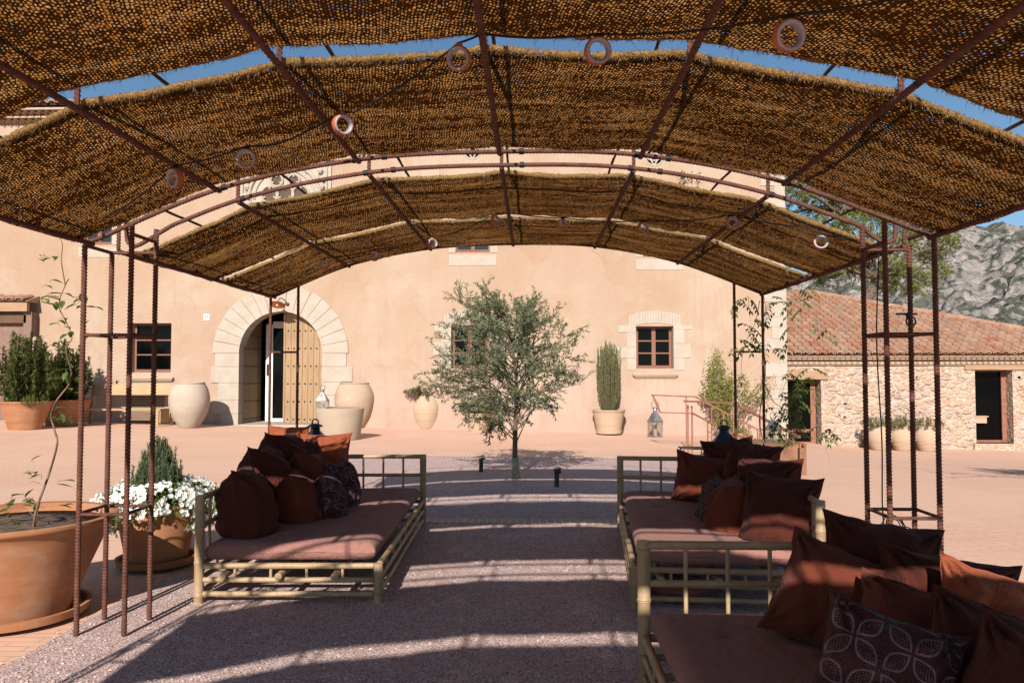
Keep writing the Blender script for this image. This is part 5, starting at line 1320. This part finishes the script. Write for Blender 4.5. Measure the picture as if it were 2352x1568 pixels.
# ================================================================== VEGETATION
UP = Vector((0,0,1))
def stem_tube(mb, pts, r0, r1, n=6):
    m = len(pts); mb.tube(pts, [r0+(r1-r0)*i/(m-1) for i in range(m)], n)
def bush(root, c, rx, h, nst, nlf, L, W, mat, spread=.55, lean=.25, start=.15, stemr=.006, up=.8, jag=.25, stem_mat=None, cone=.45, ry=None):
    lm = MB(); sb_ = MB(); ry = ry or rx
    for i in range(nst):
        a = random.uniform(0, 2*PI); q = math.sqrt(random.random()); hh = h*(1-cone*q*q)*random.uniform(1-jag, 1.0)
        b = c+Vector((rx*.35*q*math.cos(a), ry*.35*q*math.sin(a), 0)); t = c+Vector((rx*q*math.cos(a), ry*q*math.sin(a), hh)); mid = b.lerp(t, .5)+Vector((rx*q*lean*math.cos(a), ry*q*lean*math.sin(a), 0))
        pts = curve([b, mid, t+Vector((random.uniform(-.03,.03),)*3)], 6); stem_tube(sb_, pts, stemr, stemr*.4, 5)
        for k in range(nlf):
            f = start+(1-start)*(k+random.random())/nlf; idx = f*(len(pts)-1); j = min(len(pts)-2, int(idx)); p = pts[j].lerp(pts[j+1], idx-j); d0 = (pts[j+1]-pts[j]).normalized()
            d = (rv()*(1.1-up*.5)+d0*up).normalized(); sz = random.uniform(.7,1.15); lm.leaf(p, d, UP, L*sz, W*sz)
    sb_.build('stems', stem_mat or M['stem'], root, smooth=True); return lm.build('foliage', mat, root)
random.seed(77)
# ---- olive tree
ob = G(1186, 1098); ot = thing('olive_tree', ob, 'young olive tree with loose silvery crown in the middle of the courtyard', 'tree')
oc = Vector((-.42, ob.y+.05, 1.66))
tr = curve([ob-Vector((0,0,.05)), ob+Vector((-.02,0,.35)), ob+Vector((-.01,.02,.85)), ob+Vector((.0,.05,1.35)), ob+Vector((-.05,.05,1.9)), ob+Vector((.02,.05,2.35))], 8)
mb = MB(); stem_tube(mb, tr, .046, .012, 10); trunk = mb.build('trunk', M['bark'], ot, smooth=True)
mb = MB(); mb.tube([ob-Vector((0,0,.02)), ob+Vector((-.008,0,.12)), ob+Vector((-.018,0,.30))], [.062,.056,.052], 12); mb.build('trunk_guard', M['palebark'], ot, smooth=True)
lb_ = MB(); lf = MB(); NL = 74
for i in range(NL):
    z0 = .62+1.6*(i/NL)**.85; f = (z0-.0)/2.35; st = tr[min(len(tr)-1, int(f*(len(tr)-1)))].copy()
    el = -.75+1.75*(i/NL)+random.uniform(-.45,.35); a = i*2.399+random.uniform(-.4,.4)
    d = Vector((math.cos(a)*math.cos(el), math.sin(a)*math.cos(el), math.sin(el)))
    rr_ = random.uniform(.62, 1.08)*(1.12 if random.random() < .12 else 1)
    tgt = oc+Vector((d.x*1.14, d.y*1.08, d.z*1.08))*rr_
    if tgt.z < .42: tgt.z = .42+random.random()*.2
    mid = st.lerp(tgt, .5)+Vector((0,0,random.uniform(.02,.22)))+rv()*.08
    pts = curve([st, mid, tgt], 8); stem_tube(lb_, pts, .010, .0025, 5)
    for k in range(15):
        t = .22+.78*(k+random.random())/15; idx = t*(len(pts)-1); j = min(len(pts)-2, int(idx)); p = pts[j].lerp(pts[j+1], idx-j)
        dd = ((pts[j+1]-pts[j]).normalized()*.7+rv()*.9+Vector((0,0,.55 if p.z > 1.3 else -.15))).normalized()
        L = random.uniform(.14,.34); e = p+dd*L; m_ = p.lerp(e, .5)+Vector((0,0,.02)); tw = [p, m_, e]; lb_.tube(tw, [.002,.0015,.001], 4, cap=False)
        nl = int(L*92)
        for q in range(nl):
            s = (q+.5)/nl; pp = p.lerp(m_, s*2) if s < .5 else m_.lerp(e, s*2-1)
            ld = (dd*.75+rv()*.85).normalized(); sz = random.uniform(.75,1.2); lf.leaf(pp, ld, rv(), .058*sz, .0165*sz, .1)
lb_.build('branches', M['bark'], trunk, smooth=True); lf.build('crown', M['olive'], ot)
# ---- laurels, juniper, shrub
r_ = thing('laurel_bush', lp1, 'tall laurel with light green tips at the far left, in a terracotta pot', 'bush', 'laurels in pots'); bush(r_, lp1+Vector((0,0,lp1h*.9)), .74, 2.05, 84, 84, .13, .055, M['bush'], start=.0, up=.25, jag=.4)
r_ = thing('laurel_bush', lp2, 'rounder laurel between the porch and the bench, in a terracotta pot', 'bush', 'laurels in pots'); bush(r_, lp2+Vector((0,0,lp2h*.9)), .62, 1.75, 74, 84, .13, .055, M['bush'], start=.0, up=.25, jag=.4)
r_ = thing('herb_tuft', lp1+Vector((0,0,lp1h)), 'small bright green herb at the rim of the leftmost laurel pot', 'plant'); bush(r_, lp1+Vector((.42,-.35,lp1h*.9)), .28, .34, 30, 26, .05, .014, M['greenleaf'])
r_ = thing('juniper_shrub', jun, 'column shaped shrub with spiky top in the flared pot by the wall', 'shrub'); bush(r_, jun+Vector((0,0,junh*.9)), .32, 1.98, 150, 105, .075, .018, M['juniper'], lean=.25, start=.02, jag=.42, cone=.12, up=1.1)
for c, hh, lab, rx in ((pj1, width(76,pj1.y), 'trailing plant in the ribbed jar left of the olive tree', .62), (pj2, width(40,pj2.y), 'leafy plant in the planter behind the olive tree', .45)):
    r_ = thing('trailing_plant', c+Vector((0,0,hh)), lab, 'plant'); bush(r_, c+Vector((0,0,hh)), rx, .32, 80, 34, .08, .03, M['juniper'], lean=.5, up=.5)
for (c, Y), lab in zip(tj, ('left','middle','right')):
    r_ = thing('trailing_plant', c+Vector((0,0,tjh)), f'grey green plant spilling from the {lab} jar by the stone wall', 'plant', 'plants in the three jars'); bush(r_, c+Vector((0,0,tjh-.05)), .40, .34, 40, 22, .07, .026, M['juniper'], lean=.5, up=.5)
p = base_at(1672, 1010); p = Vector((P(1672,1000,20.9).x, 20.9, 0)); p.z = gz(p.x, p.y)
r_ = thing('wall_shrub', p, 'loose yellow green shrub against the farmhouse wall behind the handrails', 'shrub')
lm = MB(); sm_ = MB()
for i in range(34):
    tx, ty = random.choice([(1610,870),(1640,850),(1668,870),(1650,920),(1625,900),(1720,870),(1740,860),(1765,880),(1735,900),(1700,930),(1690,965),(1710,990),(1655,950),(1660,985),(1655,818),(1672,822),(1780,870)])
    t = P(tx+random.uniform(-16,16), ty+random.uniform(-16,16), 20.9+random.uniform(-.3,.3)); b = p+Vector((random.uniform(-.12,.2), 0, 0)); mid = b.lerp(t, .55)+Vector((random.uniform(-.15,.15), random.uniform(-.1,.1), .12)); pts = curve([b, mid, t], 8); stem_tube(sm_, pts, .012, .003, 5)
    for k in range(120):
        f = .38+.62*random.random(); idx = f*(len(pts)-1); j = min(len(pts)-2, int(idx)); q = pts[j].lerp(pts[j+1], idx-j)+rv()*random.uniform(0,.24)*(f**1.5); lm.leaf(q, (rv()+Vector((0,0,.1))).normalized(), rv(), .078*random.uniform(.7,1.2), .036)
sm_.build('stems', M['stem'], r_, smooth=True); lm.build('foliage', M['shrub'], r_)
# ---- rosemary cone and petunias in the near pot
r_ = thing('rosemary_bush', fc+Vector((0,0,.42)), 'upright rosemary cone rising from the white flowers', 'bush'); bush(r_, fc+Vector((-.01,0,.42)), .145, .60, 230, 90, .034, .0080, M['rosemary'], lean=.55, start=.04, up=.85, stemr=.002, jag=.3)
r_ = thing('white_petunias', fc+Vector((0,0,.44)), 'mound of white flowers spilling over the terracotta pot', 'flowers')
fl = MB(); gl_ = MB()
for i in range(1700):
    a = random.uniform(0, 2*PI); el = random.uniform(-.75, 1.0); el = el if el > 0 or random.random() < .75 else -el
    rad = .47+.05*math.sin(a*3+1)+.04*math.sin(a*7); 
    n_ = Vector((math.cos(a)*math.cos(el), math.sin(a)*math.cos(el), math.sin(el)*.75)); k = random.uniform(.86,1.02)
    q = fc+Vector((0,0,.46))+Vector((n_.x*rad*k, n_.y*rad*k, n_.z*.34*k))
    if math.hypot(n_.x, n_.y) < .42: continue
    if el < -.05 and math.sin(a*2.0+.6) < .15 and abs(a-4.9) < .9: continue
    if mnoise.noise(q*9) > .34: continue
    d = (n_+rv()*.45).normalized(); u = d.cross(Vector((.2,.3,1))).normalized(); v_ = d.cross(u); R_ = random.uniform(.017,.025); b = len(fl.v); fl.v.append(q-d*.006)
    for k2 in range(10):
        aa = 2*PI*k2/10; rr2 = R_*(1 if k2 % 2 == 0 else .8); fl.v.append(q+(u*math.cos(aa)+v_*math.sin(aa))*rr2+d*(.004 if k2 % 2 else -.002))
    for k2 in range(10): fl.f.append([b, b+1+k2, b+1+(k2+1)%10])
for i in range(3400):
    a = random.uniform(0, 2*PI); el = random.uniform(-.85, 1.1); n_ = Vector((math.cos(a)*math.cos(el), math.sin(a)*math.cos(el), math.sin(el)*.75)); rad = (.45+.05*math.sin(a*3+1)+.04*math.sin(a*7))*random.uniform(.72,1.0); q = fc+Vector((0,0,.45))+Vector((n_.x*rad, n_.y*rad, n_.z*.28))
    if math.hypot(n_.x, n_.y) < .3 or (q.z < .40 and math.hypot(q.x-fc.x, q.y-fc.y) < .33): continue
    if el < -.1 and math.sin(a*2.0+.6) < .15 and abs(a-4.9) < .9: continue
    gl_.leaf(q, (n_+rv()).normalized(), rv(), random.uniform(.025,.04), .018)
o = fl.build('blossoms', M['petal'], r_); o['kind'] = 'stuff'; gl_.build('foliage', M['greenleaf'], r_)
# ---- vines
def pinnate(lm, sm_, p, d, L, n, lw, ll, droop=.5):
    d = d.normalized(); pts = []
    for k in range(n+1): t = k/n; pts.append(p+d*L*t+Vector((0,0,-droop*L*t*t)))
    sm_.tube(pts, [.0016]*len(pts), 4, cap=False)
    sd = d.cross(UP); sd = sd.normalized() if sd.length > .1 else Vector((1,0,0))
    for k in range(1, n+1):
        tg = (pts[k]-pts[k-1]).normalized()
        for s in (-1, 1):
            dd = (sd*s*.9+tg*.6+Vector((0,0,-.35))+rv()*.25).normalized(); lm.bigleaf(pts[k], dd, UP, ll*random.uniform(.75,1.1), lw)
    lm.bigleaf(pts[-1], (pts[-1]-pts[-2]).normalized()+rv()*.2, UP, ll, lw)
def vine(root, paths, Y, clusters, r=.006, ll=.06, lw=.024, n=4, L=.12, single=False, jit=.06):
    sm_ = MB(); lm = MB()
    for path, rr_ in paths:
        pts = curve([P(x, y, Y+random.uniform(-jit,jit)) for x, y in path], 8); stem_tube(sm_, pts, r*rr_, r*rr_*.35, 6)
    for x, y, k in clusters:
        c = P(x, y, Y+random.uniform(-jit, jit))
        for _ in range(k):
            d = rv(); d.z = d.z*.5-.1
            if single:
                q = c+rv()*.03; sm_.tube([c, q], [.0012,.0012], 4, cap=False); lm.bigleaf(q, d, UP, ll*random.uniform(.7,1.15), lw)
            else: pinnate(lm, sm_, c+rv()*.02, d, L*random.uniform(.7,1.2), n, lw, ll)
    sm_.build('stems', M['stem'], root, smooth=True); lm.build('leaves', M['vine'], root)
random.seed(9)
r_ = thing('young_wisteria', Vector((-3.03,4.68,.55)), 'young wisteria climbing from the big terracotta pot up the left tower', 'vine')
vine(r_, [([(73,1242),(76,1215),(85,1165),(112,1090),(131,1020),(126,990),(118,955),(130,920),(160,880),(163,850),(152,800),(165,775),(150,735),(135,700),(150,655),(158,640)],1.0),([(150,655),(141,600),(143,560),(128,530),(120,505)],.5),([(76,1235),(84,1190),(92,1150)],.4),([(80,1185),(50,1165),(10,1170)],.4),([(70,1160),(105,1165)],.3),([(92,1110),(75,1105),(70,1110)],.25)],
     4.62, [(110,590,2),(125,600,2),(100,590,1),(115,650,1),(95,660,1),(135,672,2),(112,685,2),(98,690,2),(125,700,2),(150,690,2),(185,690,4),(190,670,3),(205,705,3),(150,745,2),(135,745,2),(170,770,2),(190,765,2),(125,790,2),(150,810,1),(160,800,2),(120,870,3),(150,850,3),(185,860,2),(200,880,2),(165,900,2),(130,940,3),(115,955,2),(165,955,2),(10,1165,3),(25,1150,2),(45,1160,2),(60,1145,2),(15,1185,2),(30,1190,2),(75,1140,1),(135,1103,2),(133,1160,2),(66,1080,2),(80,1060,1),(95,1100,1),(55,1160,2),(90,1165,1)], .0075, .080, .040, single=True)
random.seed(10)
r_ = thing('wisteria_vine', Vector((2.2,7.6,0)), 'wisteria with dangling leaf sprays twining around the far right tower', 'vine')
vine(r_, [([(1752,1090),(1768,1040),(1752,1010),(1745,960),(1752,900),(1758,850),(1754,780),(1760,720),(1752,670)],1.0),([(1745,690),(1735,740),(1716,780),(1703,830),(1706,870)],.6),([(1718,680),(1722,720),(1728,770)],.4),
          ([(1752,870),(1775,920),(1808,945),(1818,985),(1800,1030),(1765,1075)],.7),([(1833,640),(1838,700),(1841,760),(1832,810),(1805,860),(1785,920)],.35),([(1880,690),(1893,740),(1905,800),(1915,840)],.25),([(1820,850),(1800,890),(1790,940)],.5),([(1888,1000),(1900,1040),(1910,1075)],.2)],
     7.55, [(1700,690,2),(1722,680,2),(1690,708,1),(1735,735,2),(1718,752,3),(1728,770,2),(1700,775,2),(1694,800,1),(1712,795,2),(1742,745,1),(1775,690,2),(1790,700,2),(1783,720,1),(1762,785,2),(1778,798,2),(1818,688,2),(1825,700,1),(1815,745,1),(1812,770,1),(1850,705,1),(1872,720,1),(1700,860,1),(1820,860,3),(1835,875,4),(1845,895,4),(1830,915,4),(1815,900,3),(1842,935,3),(1862,870,2),(1868,900,2),(1795,905,2),(1785,940,4),(1800,955,4),(1812,975,5),(1825,990,3),(1780,985,2),(1800,1000,3),(1838,960,3),(1888,985,3),(1900,1000,3),(1780,1050,3),(1765,1065,3),(1790,1075,2),(1750,1055,2),(1905,755,1),(1912,770,1),(1855,845,2),(1845,655,1),(1835,665,2)], .006, .062, .024, 4, .13)
# sprigs growing on the upper wall
for (px, py, w), lab in (((668,376,34), 'sprig of leaves growing over the carved window'), ((1585,404,26), 'sprig of leaves high on the farmhouse wall near its right end')):
    c = P(px, py, HY-.12); r_ = thing('climbing_sprig', c, lab, 'plant'); lm = MB(); sm_ = MB()
    for k in range(46):
        q = c+Vector((random.uniform(-w,w)*KH, random.uniform(-.08,.03), random.uniform(-.18,.14))); lm.bigleaf(q, rv(), UP, .09, .045)
    sm_.tube(curve([c+Vector((-w*KH,.04,-.1)), c, c+Vector((w*KH,.04,.08))], 6), .008, 5); sm_.build('stem', M['stem'], r_); lm.build('leaves', M['vine'], r_)
# ---- pine behind the outbuilding
random.seed(4)
pb_ = P(2003, 900, 31); pb_.z = -.6; pine = thing('pine_tree', pb_, 'umbrella pine leaning behind the outbuilding roof before the mountain', 'tree')
fork = P(2012, 640, 31); mb = MB(); tk = curve([pb_, P(1985,760,31), P(1990,690,31), fork, P(1975,570,31), P(1930,500,31), P(1900,440,31)], 6); stem_tube(mb, tk, .32, .06, 10); trk = mb.build('trunk', M['bark'], pine, smooth=True)
lf = MB(); br = MB()
cl = [(1815,440,44),(1850,490,50),(1900,450,56),(1880,530,50),(1940,520,56),(1960,450,60),(2010,500,60),(2050,560,54),(2080,500,62),(2130,540,54),(2150,500,50),(2140,590,44),(2175,560,32),(2100,640,36),(2060,620,40),(1930,600,44),(1980,620,40),(1860,590,40),(1830,550,36),(2040,660,28),(2125,655,30),(1800,600,26),(1900,640,30),(2000,560,44),(2170,530,34),(2060,440,60),(1850,420,60),(2110,460,50),(1790,500,30),(2160,620,26),(2090,672,20)]
for x, y, r in cl:
    Yc = 31+random.uniform(-2.2,2.2); c = P(x, y, Yc); rad = r/FPX*31; s = fork if y > 540 else tk[-6]
    pts = curve([s, s.lerp(c, .5)+Vector((0,0,.25)), c], 5); stem_tube(br, pts, .09, .03, 5)
    for k in range(int(rad*rad*330)+40):
        d = rv(); q = c+Vector((d.x*rad, d.y*rad, d.z*rad*.62))*random.random()**.45
        if mnoise.noise(q*1.5) > .22: continue
        dd = (d+Vector((0,0,.6))+rv()*.5).normalized()
        for _ in range(3): lf.leaf(q+rv()*.05, (dd+rv()*.45).normalized(), rv(), .20, .045)
br.build('limbs', M['bark'], trk, smooth=True); lf.build('crown', M['pine'], pine)
# distant low trees on the foot of the mountain, seen beside the pine
# ---- broadleaf tree at the right edge
random.seed(15)
tb = Vector((7.75, 9.4, 0)); r_ = thing('fig_tree', tb, 'leafy tree reaching in at the right edge of the photo', 'tree')
mb = MB(); tk = curve([tb, tb+Vector((-.05,0,.8)), tb+Vector((.05,.05,1.5)), tb+Vector((0,0,2.2))], 6); stem_tube(mb, tk, .09, .04, 10); trk = mb.build('trunk', M['bark'], r_, smooth=True)
lf = MB(); br = MB()
tips = [P(2346,775,9.4), P(2350,800,9.3), P(2340,895,9.4)]
for k in range(64):
    d = rv(); tips.append(tb+Vector((.12,0,2.15))+Vector((d.x*1.42, d.y*1.42, d.z*.85))*random.random()**.4)
for i, t in enumerate(tips):
    s = tk[random.randrange(6, len(tk))]; pts = curve([s, s.lerp(t, .5)+Vector((0,0,.12)), t], 5); stem_tube(br, pts, .018, .004, 5)
    for k in range(12 if i < 3 else 42):
        f = .55+.45*random.random(); idx = f*(len(pts)-1); j = min(len(pts)-2, int(idx)); q = pts[j].lerp(pts[j+1], idx-j)+rv()*(.03 if i < 3 else .14); lf.bigleaf(q, rv(), UP, .10*random.uniform(.7,1.1), .05)
br.build('limbs', M['bark'], trk, smooth=True); lf.build('crown', M['bush'], r_)

# ================================================================== LIGHT AND SKY
SUN = Vector((-.137, -1.0, .590)).normalized(); el = math.asin(SUN.z); az = math.atan2(SUN.x, SUN.y)
sd_ = bpy.data.lights.new('sun', 'SUN'); sd_.energy = 5.0; sd_.angle = R(.53); sd_.color = (1.0, .93, .84)
so = bpy.data.objects.new('sun', sd_); col.objects.link(so); so.rotation_euler = SUN.to_track_quat('Z', 'Y').to_euler(); so.location = (-2, -6, 12)
w = bpy.data.worlds.new('World'); sc.world = w; w.use_nodes = True; nt = w.node_tree; nt.nodes.clear()
sky = nt.nodes.new('ShaderNodeTexSky'); sky.sky_type = 'NISHITA'; sky.sun_disc = False; sky.sun_elevation = el; sky.sun_rotation = az % (2*PI); sky.altitude = 600; sky.air_density = 1.0; sky.dust_density = .3; sky.ozone_density = 1.0
bg = nt.nodes.new('ShaderNodeBackground'); bg.inputs[1].default_value = .060; wo = nt.nodes.new('ShaderNodeOutputWorld')
tint = nt.nodes.new('ShaderNodeMix'); tint.data_type = 'RGBA'; tint.blend_type = 'MULTIPLY'; tint.inputs[0].default_value = 1.0; tint.inputs[7].default_value = (.88, 1.10, 1.18, 1)
nt.links.new(sky.outputs[0], tint.inputs[6]); nt.links.new(tint.outputs[2], bg.inputs[0]); nt.links.new(bg.outputs[0], wo.inputs[0])
sc.view_settings.view_transform = 'Standard'; sc.view_settings.look = 'None'; sc.view_settings.gamma = 1.0; sc.view_settings.exposure = .55
sc.cycles.max_bounces = 8; sc.cycles.diffuse_bounces = 2; sc.cycles.transparent_max_bounces = 16; sc.cycles.transmission_bounces = 4
sc.cycles.sample_clamp_indirect = 8
